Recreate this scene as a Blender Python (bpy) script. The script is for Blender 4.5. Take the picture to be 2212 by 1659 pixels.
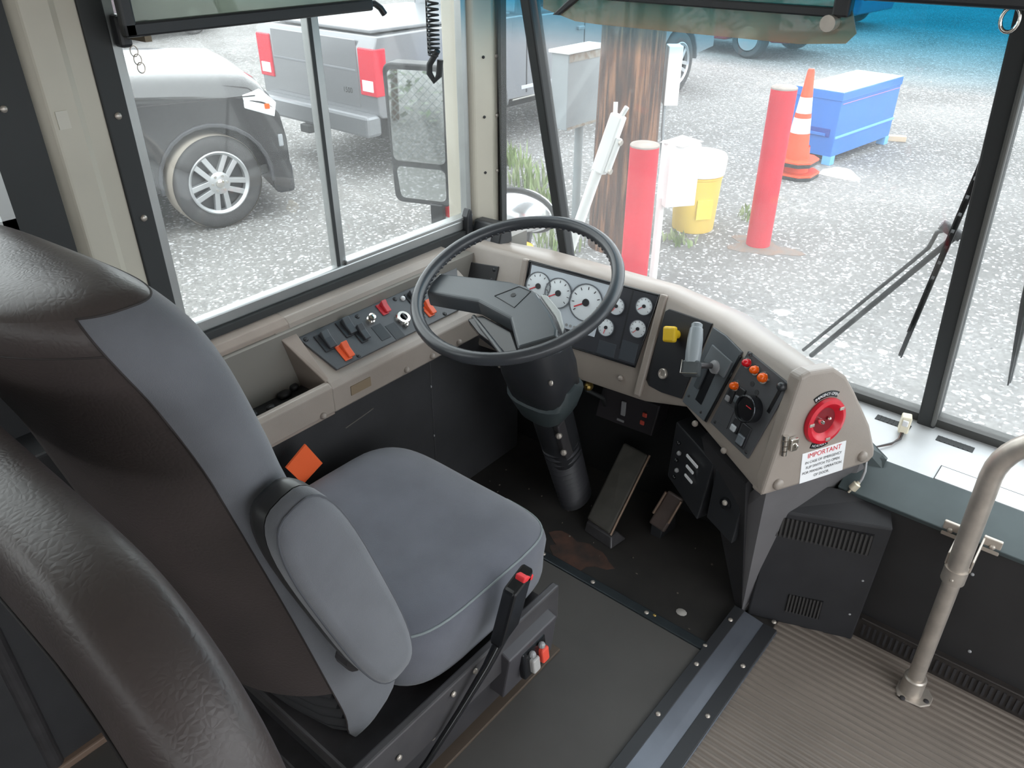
import bpy, bmesh, math, random
from mathutils import Vector, Matrix
random.seed(7)
for _o in list(bpy.data.objects):
    bpy.data.objects.remove(_o, do_unlink=True)
SC = bpy.context.scene
COL = SC.collection
V = Vector
# ---------------------------------------------------------------- camera
cam_d = bpy.data.cameras.new('camera')
cam = bpy.data.objects.new('camera', cam_d)
COL.objects.link(cam)
cam.location = (0, 0, 1.5)
cam.rotation_euler = (math.radians(90 - 31.173), 0, math.radians(39.8))
cam_d.sensor_width = 36.0
cam_d.lens = 1700.0 * 36.0 / 2212.0
cam_d.clip_start = 0.01
cam_d.clip_end = 300
SC.camera = cam
# ---------------------------------------------------------------- light
world = bpy.data.worlds.new('overcast_sky')
SC.world = world
world.use_nodes = True
_nt = world.node_tree
_bg = _nt.nodes['Background']
_bg.inputs[0].default_value = (0.93, 0.97, 1.0, 1)
_bg.inputs[1].default_value = 2.6
SC.view_settings.view_transform = 'Standard'
SC.view_settings.look = 'None'
SC.view_settings.gamma = 1.0
SC.view_settings.use_curve_mapping = False
SC.view_settings.exposure = 0.62


# ---------------------------------------------------------------- materials
def lin(c):
    return tuple(((x / 255) / 12.92 if x / 255 <= 0.04045 else ((x / 255 + 0.055) / 1.055) ** 2.4) for x in c)


MATS = {}


def mat(name, rgb, rough=0.5, metal=0.0, var=0.0, scale=20.0, bump=0.0, bscale=200.0, coat=0.0, spec=0.5, rgb2=None, sheen=0.0):
    if name in MATS:
        return MATS[name]
    m = bpy.data.materials.new(name)
    m.use_nodes = True
    nt = m.node_tree
    b = nt.nodes['Principled BSDF']
    c = lin(rgb)
    b.inputs['Base Color'].default_value = (*c, 1)
    b.inputs['Roughness'].default_value = rough
    b.inputs['Metallic'].default_value = metal
    b.inputs['Specular IOR Level'].default_value = spec
    b.inputs['Coat Weight'].default_value = coat
    b.inputs['Coat Roughness'].default_value = 0.08
    if sheen:
        b.inputs['Sheen Weight'].default_value = sheen
    tc = None
    if var or rgb2 or bump:
        tc = nt.nodes.new('ShaderNodeTexCoord')
    if var or rgb2:
        n = nt.nodes.new('ShaderNodeTexNoise')
        n.inputs['Scale'].default_value = scale
        n.inputs['Detail'].default_value = 6
        nt.links.new(tc.outputs['Object'], n.inputs['Vector'])
        r = nt.nodes.new('ShaderNodeValToRGB')
        if rgb2:
            c2 = lin(rgb2)
            r.color_ramp.elements[0].color = (*c2, 1)
            r.color_ramp.elements[1].color = (*c, 1)
        else:
            r.color_ramp.elements[0].color = (*[x * (1 - var) for x in c], 1)
            r.color_ramp.elements[1].color = (*[min(1, x * (1 + var)) for x in c], 1)
        r.color_ramp.elements[0].position = 0.35
        r.color_ramp.elements[1].position = 0.65
        nt.links.new(n.outputs['Fac'], r.inputs['Fac'])
        nt.links.new(r.outputs['Color'], b.inputs['Base Color'])
    if bump:
        n2 = nt.nodes.new('ShaderNodeTexNoise')
        n2.inputs['Scale'].default_value = bscale
        n2.inputs['Detail'].default_value = 4
        nt.links.new(tc.outputs['Object'], n2.inputs['Vector'])
        bp = nt.nodes.new('ShaderNodeBump')
        bp.inputs['Strength'].default_value = bump
        bp.inputs['Distance'].default_value = 0.004
        nt.links.new(n2.outputs['Fac'], bp.inputs['Height'])
        nt.links.new(bp.outputs['Normal'], b.inputs['Normal'])
    MATS[name] = m
    return m


def glass(name, tint=(1, 1, 1), gloss=0.05, veil=0.03, tint_top=None, z0=1.22, z1=1.33, veil_col=(0.8, 0.8, 0.8)):
    m = bpy.data.materials.new(name)
    m.use_nodes = True
    nt = m.node_tree
    nt.nodes.clear()
    out = nt.nodes.new('ShaderNodeOutputMaterial')
    tr = nt.nodes.new('ShaderNodeBsdfTransparent')
    tr.inputs[0].default_value = (*tint, 1)
    if tint_top:
        g = nt.nodes.new('ShaderNodeNewGeometry')
        s = nt.nodes.new('ShaderNodeSeparateXYZ')
        mr = nt.nodes.new('ShaderNodeMapRange')
        mr.inputs['From Min'].default_value = z0
        mr.inputs['From Max'].default_value = z1
        mx = nt.nodes.new('ShaderNodeMix')
        mx.data_type = 'RGBA'
        mx.inputs['A'].default_value = (*tint, 1)
        mx.inputs['B'].default_value = (*tint_top, 1)
        nt.links.new(g.outputs['Position'], s.inputs[0])
        nt.links.new(s.outputs['Z'], mr.inputs['Value'])
        nt.links.new(mr.outputs[0], mx.inputs['Factor'])
        nt.links.new(mx.outputs['Result'], tr.inputs[0])
    gl = nt.nodes.new('ShaderNodeBsdfGlossy')
    gl.inputs['Roughness'].default_value = 0.02
    df = nt.nodes.new('ShaderNodeBsdfTranslucent')  # translucent share paints a hazy reflection veil over the glass
    df.inputs[0].default_value = (*veil_col, 1)
    m1 = nt.nodes.new('ShaderNodeMixShader')
    m1.inputs[0].default_value = veil
    m2 = nt.nodes.new('ShaderNodeMixShader')
    m2.inputs[0].default_value = gloss
    nt.links.new(tr.outputs[0], m1.inputs[1])
    nt.links.new(df.outputs[0], m1.inputs[2])
    nt.links.new(m1.outputs[0], m2.inputs[1])
    nt.links.new(gl.outputs[0], m2.inputs[2])
    nt.links.new(m2.outputs[0], out.inputs[0])
    MATS[name] = m
    return m


BEIGE = mat('beige_plastic', (150, 140, 132), 0.34, var=0.05, scale=9, bump=0.08, bscale=500)
BEIGE_D = mat('beige_tray', (146, 133, 124), 0.6, var=0.08, scale=12)
CREAM = mat('cream_paint', (196, 190, 176), 0.4, var=0.04, scale=6)
BLACKP = mat('black_plastic', (40, 41, 44), 0.38, bump=0.06, bscale=600)
BLACKG = mat('black_gloss', (26, 27, 30), 0.16)
DARKPANEL = mat('dark_panel', (52, 52, 54), 0.5, var=0.12, scale=8, bump=0.1, bscale=300)
PANELGREY = mat('switch_panel_grey', (76, 77, 80), 0.42, bump=0.05, bscale=500)
RUBBER = mat('black_rubber', (44, 46, 47), 0.6)
FABRIC = mat('grey_fabric', (104, 106, 112), 0.9, var=0.07, scale=14, bump=0.25, bscale=900, sheen=0.3)
FABRIC_D = mat('grey_fabric_worn', (96, 98, 107), 0.92, var=0.1, scale=9, bump=0.25, bscale=900, sheen=0.3)
SEAM = mat('dark_seam', (48, 46, 48), 0.8)
BELLOWS = mat('bellows_cloth', (36, 36, 39), 0.7)
STEEL = mat('brushed_steel', (190, 181, 172), 0.36, 0.6, var=0.1, scale=30)
CHROME = mat('chrome', (225, 222, 216), 0.12, 1.0)
ALU = mat('aluminium', (176, 178, 178), 0.42, 0.85, var=0.05, scale=10)
LEDGE = mat('ledge_metal', (196, 198, 200), 0.42, 0.1, var=0.05, scale=8)
TEAL = mat('slate_cover', (74, 84, 86), 0.5, var=0.12, scale=7)
SEATMETAL = mat('seat_metal', (70, 68, 70), 0.4, 0.3, var=0.15, scale=20)
YELLOW = mat('yellow_knob', (226, 186, 40), 0.4)
REDP = mat('red_plastic', (200, 22, 44), 0.3)
REDL = mat('red_lens', (200, 20, 34), 0.15)
AMBER = mat('amber_lens', (235, 95, 14), 0.15)
ORANGE = mat('orange_switch', (224, 92, 52), 0.4)
ORANGETAG = mat('orange_webbing', (236, 98, 46), 0.7, bump=0.2, bscale=700)
WHITEP = mat('white_print', (232, 232, 234), 0.5)
DIAL = mat('dial_white', (226, 232, 236), 0.35)
GREYP = mat('grey_plastic', (150, 150, 152), 0.4)
HANDLE = mat('shift_grip', (138, 144, 148), 0.25)
INK_RED = mat('red_ink', (208, 52, 60), 0.6)
INK_BLK = mat('black_ink', (30, 30, 34), 0.6)
WHITEPAINT = mat('white_paint', (226, 226, 224), 0.45, var=0.04, scale=8)
CREAMP = mat('cream_plastic', (226, 218, 196), 0.45)
BRASS = mat('brass', (188, 160, 96), 0.3, 0.9)


def vinyl():
    m = mat('dark_vinyl', (70, 62, 62), 0.40)
    nt = m.node_tree
    b = nt.nodes['Principled BSDF']
    tc = nt.nodes.new('ShaderNodeTexCoord')
    n = nt.nodes.new('ShaderNodeTexNoise')
    n.inputs['Scale'].default_value = 10
    n.inputs['Detail'].default_value = 4
    vo = nt.nodes.new('ShaderNodeTexVoronoi')
    vo.feature = 'DISTANCE_TO_EDGE'
    vo.inputs['Scale'].default_value = 130
    w = nt.nodes.new('ShaderNodeVectorMath')
    w.operation = 'MULTIPLY_ADD'
    w.inputs[1].default_value = (0.06, 0.06, 0.06)
    nt.links.new(tc.outputs['Object'], n.inputs['Vector'])
    nt.links.new(n.outputs['Color'], w.inputs[0])
    nt.links.new(tc.outputs['Object'], w.inputs[2])
    nt.links.new(w.outputs[0], vo.inputs['Vector'])
    bp = nt.nodes.new('ShaderNodeBump')
    bp.inputs['Strength'].default_value = 0.22
    bp.inputs['Distance'].default_value = 0.002
    nt.links.new(vo.outputs['Distance'], bp.inputs['Height'])
    nt.links.new(bp.outputs['Normal'], b.inputs['Normal'])
    r = nt.nodes.new('ShaderNodeValToRGB')
    r.color_ramp.elements[0].color = (*lin((58, 53, 52)), 1)
    r.color_ramp.elements[1].color = (*lin((79, 70, 69)), 1)
    nt.links.new(n.outputs['Fac'], r.inputs[0])
    nt.links.new(r.outputs[0], b.inputs['Base Color'])
    return m


VINYL = vinyl()
GLASS_SIDE = glass('side_glass', (0.95, 0.97, 0.96), 0.05, 0.028)
GLASS_FRONT = glass('windshield_glass', (0.96, 0.98, 0.98), 0.04, 0.04, tint_top=(0.10, 0.50, 0.66))
GLASS_SMOKE = glass('smoked_visor', (0.95, 0.66, 0.50), 0.08, 0.40, veil_col=(0.62, 0.40, 0.30))  # brown translucent colour stands in for reflections in the visor
GLASS_GREEN = glass('green_visor', (0.30, 0.33, 0.30), 0.10, 0.35, veil_col=(0.50, 0.54, 0.48))
LENS = glass('gauge_lens', (1, 1, 1), 0.10, 0.0)
GLASS_CAR = mat('car_glass', (40, 46, 50), 0.05)
MIRROR = mat('mirror', (225, 230, 230), 0.02, 1.0)

# ---------------------------------------------------------------- mesh builder
OFF = {}


def axes(d):
    d = V(d).normalized()
    a = V((0, 0, 1)) if abs(d.z) < 0.9 else V((1, 0, 0))
    x = d.cross(a).normalized()
    y = d.cross(x).normalized()
    return x, y, d


class MB:
    def __init__(s):
        s.v = []
        s.f = []

    def add(s, vs, fs):
        k = len(s.v)
        s.v += [V(p) for p in vs]
        s.f += [tuple(i + k for i in f) for f in fs]
        return s

    def box(s, c, d, R=None):
        c = V(c)
        R = R or (V((1, 0, 0)), V((0, 1, 0)), V((0, 0, 1)))
        vs = []
        for k in (-.5, .5):
            for j in (-.5, .5):
                for i in (-.5, .5):
                    vs.append(c + R[0] * (i * d[0]) + R[1] * (j * d[1]) + R[2] * (k * d[2]))
        return s.add(vs, [(0, 2, 3, 1), (4, 5, 7, 6), (0, 1, 5, 4), (2, 6, 7, 3), (0, 4, 6, 2), (1, 3, 7, 5)])

    def bx(s, x0, x1, y0, y1, z0, z1):
        return s.box(((x0 + x1) / 2, (y0 + y1) / 2, (z0 + z1) / 2), (x1 - x0, y1 - y0, z1 - z0))

    def hexa(s, p):
        return s.add(p, [(0, 3, 2, 1), (4, 5, 6, 7), (0, 1, 5, 4), (1, 2, 6, 5), (2, 3, 7, 6), (3, 0, 4, 7)])

    def loft(s, rings, caps=True, closed=True, loop=False):
        n = len(rings[0])
        vs = [p for r in rings for p in r]
        fs = []
        m = len(rings)
        for i in range(m if loop else m - 1):
            for j in range(n if closed else n - 1):
                a = i * n + j
                b = i * n + (j + 1) % n
                c = ((i + 1) % m) * n + (j + 1) % n
                d = ((i + 1) % m) * n + j
                fs.append((a, b, c, d))
        if caps and not loop:
            fs.append(tuple(range(n - 1, -1, -1)))
            fs.append(tuple((m - 1) * n + j for j in range(n)))
        return s.add(vs, fs)

    def cyl(s, p0, p1, r0, r1=None, n=16, caps=True):
        p0, p1 = V(p0), V(p1)
        r1 = r0 if r1 is None else r1
        x, y, d = axes(p1 - p0)
        R = []
        for p, r in ((p0, r0), (p1, r1)):
            R.append([p + x * (r * math.cos(2 * math.pi * i / n)) + y * (r * math.sin(2 * math.pi * i / n)) for i in range(n)])
        return s.loft(R, caps)

    def lathe(s, o, axis, prof, n=24, caps=True):
        o = V(o)
        x, y, d = axes(axis)
        R = [[o + d * h + x * (r * math.cos(2 * math.pi * i / n)) + y * (r * math.sin(2 * math.pi * i / n)) for i in range(n)] for r, h in prof]
        return s.loft(R, caps)

    def ring(s, o, axis, prof, n=32):
        o = V(o)
        x, y, d = axes(axis)
        R = []
        for i in range(n):
            a = 2 * math.pi * i / n
            e = x * math.cos(a) + y * math.sin(a)
            R.append([o + e * r + d * h for r, h in prof])
        return s.loft(R, loop=True)

    def tube(s, pts, r, n=8, loop=False):
        pts = [V(p) for p in pts]
        R = []
        m = len(pts)
        x = None
        for i, p in enumerate(pts):
            if loop:
                d = pts[(i + 1) % m] - pts[i - 1]
            else:
                d = pts[min(i + 1, m - 1)] - pts[max(i - 1, 0)]
            d.normalize()
            if x is None:
                x = axes(d)[0]
            x = (x - d * x.dot(d)).normalized()
            y = d.cross(x)
            rr = r[i] if isinstance(r, (list, tuple)) else r
            R.append([p + x * (rr * math.cos(2 * math.pi * k / n)) + y * (rr * math.sin(2 * math.pi * k / n)) for k in range(n)])
        return s.loft(R, loop=loop)

    def prism(s, poly, vec):
        n = len(poly)
        vec = V(vec)
        vs = [V(p) for p in poly] + [V(p) + vec for p in poly]
        fs = [tuple(range(n - 1, -1, -1)), tuple(range(n, 2 * n))]
        for i in range(n):
            j = (i + 1) % n
            fs.append((i, j, j + n, i + n))
        return s.add(vs, fs)

    def sphere(s, c, r, nu=14, nv=8, R=None):
        c = V(c)
        rx, ry, rz = r if isinstance(r, (tuple, list)) else (r, r, r)
        R = R or (V((1, 0, 0)), V((0, 1, 0)), V((0, 0, 1)))
        rings = []
        for i in range(nv + 1):
            a = -math.pi / 2 + math.pi * (0.02 + 0.96 * i / nv)
            rings.append([c + R[0] * (rx * math.cos(a) * math.cos(2 * math.pi * j / nu)) + R[1] * (ry * math.cos(a) * math.sin(2 * math.pi * j / nu)) + R[2] * (rz * math.sin(a)) for j in range(nu)])
        return s.loft(rings)

    def squad(s, c, r, e1, e2, R=None, nu=40, nv=20):   # superquadric pillow
        c = V(c)
        R = R or (V((1, 0, 0)), V((0, 1, 0)), V((0, 0, 1)))
        f = lambda w, e: math.copysign(abs(w) ** e, w)
        rings = []
        for i in range(nv + 1):
            a = -math.pi / 2 + math.pi * (0.01 + 0.98 * i / nv)
            rings.append([c + R[0] * (r[0] * f(math.cos(a), e1) * f(math.cos(2 * math.pi * j / nu), e2)) + R[1] * (r[1] * f(math.cos(a), e1) * f(math.sin(2 * math.pi * j / nu), e2)) + R[2] * (r[2] * f(math.sin(a), e1)) for j in range(nu)])
        return s.loft(rings)

    def build(s, name, m, parent=None, smooth=None, bevel=0, seg=2, sub=0, origin=None):
        if origin is None:
            lo = V((min(p[i] for p in s.v) for i in range(3)))
            hi = V((max(p[i] for p in s.v) for i in range(3)))
            origin = (lo + hi) / 2
            if parent is None:
                origin.z = lo.z
        me = bpy.data.meshes.new(name)
        me.from_pydata([p - origin for p in s.v], [], s.f)
        me.validate()
        b = bmesh.new()
        b.from_mesh(me)
        bmesh.ops.recalc_face_normals(b, faces=b.faces)
        b.to_mesh(me)
        b.free()
        me.materials.append(m)
        if smooth is not None:
            me.polygons.foreach_set('use_smooth', [True] * len(me.polygons))
            me.set_sharp_from_angle(angle=math.radians(smooth))
        o = bpy.data.objects.new(name, me)
        COL.objects.link(o)
        place(o, origin, parent)
        if bevel:
            md = o.modifiers.new('bevel', 'BEVEL')
            md.width = bevel
            md.segments = seg
            md.limit_method = 'ANGLE'
            md.angle_limit = math.radians(35)
        if sub:
            md = o.modifiers.new('sub', 'SUBSURF')
            md.levels = sub
            md.render_levels = sub
        return o


def place(o, origin, parent):
    o.location = V(origin) - (OFF[parent] if parent is not None else V((0, 0, 0)))
    if parent is not None:
        o.parent = parent
    OFF[o] = V(origin)


def tag(o, label, cat, group=None, kind=None):
    o['label'] = label
    o['category'] = cat
    if group:
        o['group'] = group
    if kind:
        o['kind'] = kind
    return o


def thing(name, label, cat, loc, group=None):
    o = bpy.data.objects.new(name, None)
    COL.objects.link(o)
    o.empty_display_size = 0.05
    place(o, loc, None)
    return tag(o, label, cat, group)


def struct(o, label, cat):
    return tag(o, label, cat, kind='structure')


def inst(src, name, loc, parent, rot=None):
    o = bpy.data.objects.new(name, src.data)
    COL.objects.link(o)
    for md in src.modifiers:
        if md.type == 'BEVEL':
            n = o.modifiers.new('bevel', 'BEVEL')
            n.width, n.segments, n.limit_method, n.angle_limit = md.width, md.segments, md.limit_method, md.angle_limit
    place(o, loc, parent)
    if rot is not None:
        o.rotation_euler = rot
    return o


def screws(pts, nrm, r, parent, m, name='screw', h=0.3):
    first = None
    for p in pts:
        if first is None:
            first = MB().lathe(p, nrm, [(r, -r * .2), (r, r * h * .5), (r * .7, r * h * 1.4), (r * .2, r * h * 1.8)], 10).build(name, m, parent, smooth=50, origin=V(p))
        else:
            inst(first, name, p, parent)


def text(body, size, o, ux, uy, m, parent, name='lettering', lift=0.0006, align='CENTER'):
    cu = bpy.data.curves.new(name, 'FONT')
    cu.body = body
    cu.size = size
    cu.align_x = align
    cu.align_y = 'CENTER'
    t = bpy.data.objects.new(name, cu)
    COL.objects.link(t)
    dg = bpy.context.evaluated_depsgraph_get()
    me = bpy.data.meshes.new_from_object(t.evaluated_get(dg))
    bpy.data.objects.remove(t, do_unlink=True)
    ux, uy = V(ux).normalized(), V(uy).normalized()
    n = ux.cross(uy)
    vs = [V(o) + ux * p.co.x + uy * p.co.y + n * lift for p in me.vertices]
    fs = [tuple(p.vertices) for p in me.polygons]
    bpy.data.meshes.remove(me)
    mb = MB()
    mb.add(vs, fs)
    return mb.build(name, m, parent)


# ================================================================ OUTSIDE GROUND
GZ = -0.8


def ground_mat():
    m = bpy.data.materials.new('gravel_asphalt')
    m.use_nodes = True
    nt = m.node_tree
    b = nt.nodes['Principled BSDF']
    b.inputs['Roughness'].default_value = 0.9
    tc = nt.nodes.new('ShaderNodeTexCoord')
    n1 = nt.nodes.new('ShaderNodeTexNoise')
    n1.inputs['Scale'].default_value = 0.5
    n1.inputs['Detail'].default_value = 5
    n2 = nt.nodes.new('ShaderNodeTexNoise')
    n2.inputs['Scale'].default_value = 34
    n2.inputs['Detail'].default_value = 8
    n2.inputs['Roughness'].default_value = 0.75
    vo = nt.nodes.new('ShaderNodeTexVoronoi')
    vo.inputs['Scale'].default_value = 55
    for n in (n1, n2, vo):
        nt.links.new(tc.outputs['Object'], n.inputs['Vector'])
    r1 = nt.nodes.new('ShaderNodeValToRGB')
    r1.color_ramp.elements[0].position = 0.35
    r1.color_ramp.elements[1].position = 0.65
    r1.color_ramp.elements[0].color = (*lin((102, 101, 99)), 1)
    r1.color_ramp.elements[1].color = (*lin((130, 129, 127)), 1)
    r2 = nt.nodes.new('ShaderNodeValToRGB')
    r2.color_ramp.elements[0].position = 0.3
    r2.color_ramp.elements[1].position = 0.7
    r2.color_ramp.elements[0].color = (0.5, 0.5, 0.5, 1)
    r2.color_ramp.elements[1].color = (1.45, 1.45, 1.45, 1)
    mx = nt.nodes.new('ShaderNodeMix')
    mx.data_type = 'RGBA'
    mx.blend_type = 'MULTIPLY'
    mx.inputs['Factor'].default_value = 1
    r3 = nt.nodes.new('ShaderNodeValToRGB')
    r3.color_ramp.elements[0].position = 0.84
    r3.color_ramp.elements[1].position = 0.96
    mx2 = nt.nodes.new('ShaderNodeMix')
    mx2.data_type = 'RGBA'
    mx2.inputs['B'].default_value = (*lin((190, 190, 192)), 1)
    sep = nt.nodes.new('ShaderNodeSeparateColor')
    nt.links.new(n1.outputs['Fac'], r1.inputs[0])
    nt.links.new(n2.outputs['Fac'], r2.inputs[0])
    nt.links.new(r1.outputs[0], mx.inputs['A'])
    nt.links.new(r2.outputs[0], mx.inputs['B'])
    nt.links.new(vo.outputs['Color'], sep.inputs[0])
    nt.links.new(sep.outputs[0], r3.inputs[0])
    nt.links.new(r3.outputs[0], mx2.inputs['Factor'])
    nt.links.new(mx.outputs['Result'], mx2.inputs['A'])
    nt.links.new(mx2.outputs['Result'], b.inputs['Base Color'])
    bp = nt.nodes.new('ShaderNodeBump')
    bp.inputs['Strength'].default_value = 0.35
    bp.inputs['Distance'].default_value = 0.01
    nt.links.new(n2.outputs['Fac'], bp.inputs['Height'])
    nt.links.new(bp.outputs['Normal'], b.inputs['Normal'])
    return m


GROUND = MB().bx(-70, 50, -50, 80, GZ - .2, GZ).build('ground', ground_mat())
struct(GROUND, 'pale grey gravel yard spreading outside the bus windows', 'ground')

# ================================================================ BUS SHELL
XL = -1.5      # driver side window plane
WS = lambda x, z: V((x, 1.87 - 0.345 * (z - 0.44), z))          # windshield plane

# floor of the aisle, ribbed rubber
fl = struct(MB().bx(-.365, 1.02, -5.5, 1.56, -.06, 0).build('floor', mat('rib_rubber', (118, 108, 100), 0.55, var=0.14, scale=5)), 'brown grey ribbed rubber floor of the bus aisle', 'floor')
rb = MB()
x = -.365
yy = -.2
while yy < 1.53:
    rb.add([(-.362, yy, 0), (.75, yy, 0), (.75, yy + .0035, .0032), (.75, yy + .0085, .0032), (.75, yy + .012, 0), (-.362, yy + .0035, .0032), (-.362, yy + .0085, .0032), (-.362, yy + .012, 0)],
           [(0, 1, 2, 5), (5, 2, 3, 6), (6, 3, 4, 7)])
    yy += .0185
o = rb.build('rib', MATS['rib_rubber'], fl)
o['kind'] = 'stuff'

# driver platform
dp = struct(MB().bx(-1.5, -.437, -5.5, 1.265, -.05, .012).build('floor', mat('smooth_rubber', (80, 77, 75), 0.6, var=0.1, scale=4)), 'dark grey smooth rubber mat under the driver seat', 'floor')
pf = struct(MB().bx(-1.5, -.437, 1.265, 1.95, -.06, 0).bx(-.437, -.30, 1.40, 1.95, -.06, -.001).build('floor', mat('toe_floor', (46, 43, 41), 0.75, var=0.3, scale=9, rgb2=(34, 32, 31))), 'dirty dark toe board floor around the pedals', 'floor')
rp = []
for i in range(26):
    a = 2 * math.pi * i / 26
    k = 1 + .2 * math.sin(3 * a) + .12 * math.sin(5 * a + 1) + .08 * math.sin(9 * a)
    rp.append((-.885 + .09 * k * math.cos(a), 1.335 + .055 * k * math.sin(a), .0))
MB().prism(rp, (0, 0, .0012)).build('rust_patch', mat('rust', (84, 58, 48), 0.85, rgb2=(50, 44, 41), scale=16), pf)
dirt = MB()
for i in range(34):
    px, py = random.uniform(-1.3, -.5), random.uniform(1.28, 1.6)
    dirt.sphere((px, py, .002), (random.uniform(.001, .004), random.uniform(.001, .004), .002), 6, 3)
o = dirt.build('grit', mat('grit', (100, 92, 84), 0.9), pf)
o['kind'] = 'stuff'
MB().sphere((-.56, 1.33, .002), (.014, .012, .003), 10, 4).build('pale_spot', mat('chalk', (170, 165, 160), 0.9), pf, smooth=60)
# platform front strip with rivets
st = struct(MB().bx(-1.45, -.437, 1.247, 1.275, .0, .017).build('trim_1', mat('strip_dark', (52, 58, 62), 0.38, 0.4, var=0.15, scale=15), bevel=.003), 'dark metal edging strip across the front of the driver mat', 'trim')
screws([(-1.1 + .16 * i, 1.261, .017) for i in range(5)], (0, 0, 1), .006, st, STEEL, 'rivet')
screws([(-.60, 1.266, .0172)], (0, 0, 1), .0045, st, BRASS, 'brass_rivet')
# aisle strip
st2 = struct(MB().prism([(-.437 - .022, -1.2, .012), (-.437 - .022, -1.2, .0165), (-.437, -1.2, .0165), (-.405, -1.2, .012), (-.37, -1.2, .006), (-.35, -1.2, .004), (-.35, -1.2, -.01), (-.45, -1.2, -.01)], (0, 2.62, 0)).build('trim_2', mat('strip_grey', (106, 110, 119), 0.34, 0.5, var=0.12, scale=6)), 'worn metal edging strip between driver mat and ribbed floor', 'trim')
MB().bx(-.463, -.436, -1.2, 1.42, .0164, .019).build('flange', mat('strip_black', (44, 45, 48), 0.45), st2, bevel=.001)
MB().bx(-.385, -.352, -1.2, 1.42, .004, .0105).build('flange', MATS['strip_black'], st2, bevel=.001)
screws([(-.45, .86 + .17 * i, .019) for i in range(4)], (0, 0, 1), .006, st2, STEEL, 'rivet')
screws([(-.368, .93 + .17 * i, .0105) for i in range(4)], (0, 0, 1), .006, st2, STEEL, 'rivet')

# left wall: lower dark lining
wl = struct(MB().bx(-1.56, -1.40, -5.5, 1.75, -.5, .68).build('wall_left', mat('wall_outer', (120, 116, 110), 0.5)), 'driver side body wall below the side windows', 'wall')
for (y0, y1) in ((-1.6, .31), (.32, 1.242), (1.25, 1.62)):
    MB().bx(-1.42, -1.315 if y1 < 1.3 else -1.325, y0, y1, 0, .535).build('lining_panel', DARKPANEL, wl, bevel=.004)
MB().tube([(-1.3145, .95, .425), (-1.3145, 1.0, .431), (-1.3145, 1.04, .437)], .0016, 6).build('scuff', mat('scuff', (92, 88, 84), 0.8), wl)
MB().bx(-1.52, -1.40, -5.4, .446, .60, .86).build('sill_lining', DARKPANEL, wl, bevel=.006)
MB().bx(-1.42, -1.315, -1.6, .59, .53, .70).build('sill_lining', DARKPANEL, wl, bevel=.006)
screws([(-1.322, 1.246, z) for z in (.1, .24, .4)], (1, 0, 0), .004, wl, GREYP)
# baseboard seen behind the driver seat
struct(MB().bx(-1.40, -1.30, -1.5, .42, 0.011, .03).build('baseboard_left', mat('base_beige', (120, 100, 86), 0.6), bevel=.004), 'beige baseboard at the foot of the driver side wall', 'baseboard')
# upper wall pieces: pillar between passenger window and driver window
pl = struct(MB().prism([(-1.56, .535, .66), (-1.50, .535, .66), (-1.475, .555, .66), (-1.475, .60, .66), (-1.482, .612, .66), (-1.482, .648, .66), (-1.56, .648, .66)], (0, 0, 1.3)).build('trim_3', CREAM, bevel=.004), 'cream painted pillar behind the driver window', 'trim')
MB().box((-1.474, .572, 1.19), (.002, .02, .03)).build('tape_scrap', mat('tape', (205, 200, 188), 0.5), pl)
MB().bx(-1.56, -1.485, .455, .536, .66, 1.95).build('rubber_gasket', RUBBER, pl)
screws([(-1.484, .49, z) for z in (.98, 1.22)], (1, 0, 0), .006, pl, STEEL)
# A pillar
ap = struct(MB().prism([(-1.56, 1.585, .66), (-1.505, 1.585, .66), (-1.465, 1.60, .66), (-1.44, 1.645, .66), (-1.44, 1.67, .66), (-1.50, 1.69, .66), (-1.56, 1.66, .66)], (0, 0, 1.3)).build('trim_4', CREAM, bevel=.005), 'cream painted front corner pillar with small screws', 'trim')
MB().prism([(-1.445, 1.672, .60), (-1.42, 1.66, .60), (-1.415, 1.675, .60), (-1.44, 1.69, .60)], (0, 0, 1.3)).build('rubber_gasket', RUBBER, ap)
screws([(-1.439, 1.662, z) for z in (.87, 1.02, 1.17)], (1, -.5, 0), .006, ap, STEEL)
screws([(-1.45, 1.625, z) for z in (.87, 1.02, 1.17)], (1, -.5, 0), .004, ap, SEAM, 'screw_hole')

# ---- driver side window
w1 = thing('window_1', 'sliding driver side window in an aluminium frame', 'window', (XL, 1.1, .70))
w1['kind'] = 'structure'


def bar(mb, p, q, w, d, nx=(1, 0, 0)):
    p, q = V(p), V(q)
    t = (q - p).normalized()
    nx = V(nx)
    s_ = t.cross(nx).normalized()
    mb.box((p + q) / 2, ((q - p).length, w, d), (t, s_, nx))
    return mb


MB().bx(-1.51, -1.460, .648, 1.60, .690, .720).build('rubber_gasket', RUBBER, w1)
MB().bx(-1.499, -1.472, .66, 1.59, .719, .748).build('bottom_rail', ALU, w1, bevel=.004)
MB().bx(-1.499, -1.469, 1.13, 1.59, .748, .758).build('track', ALU, w1, bevel=.002)
MB().bx(-1.53, -1.478, .646, .690, .66, 1.95).build('rubber_gasket', RUBBER, w1, bevel=.003)
MB().bx(-1.500, -1.480, .688, .706, .70, 1.95).build('frame_jamb', ALU, w1)
MB().bx(-1.500, -1.478, 1.574, 1.592, .70, 1.95).build('frame_jamb', ALU, w1)
MB().bx(-1.505, -1.480, 1.108, 1.138, 0.72, 1.95).build('mullion', ALU, w1, bevel=.003)
MB().bx(-1.4805, -1.478, 1.108, 1.117, .745, 1.95).build('mullion_seal', RUBBER, w1)
MB().bx(-1.490, -1.487, .70, 1.125, .73, 1.93).build('pane', GLASS_SIDE, w1)
MB().bx(-1.497, -1.494, 1.115, 1.58, .73, 1.93).build('pane', GLASS_SIDE, w1)
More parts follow.
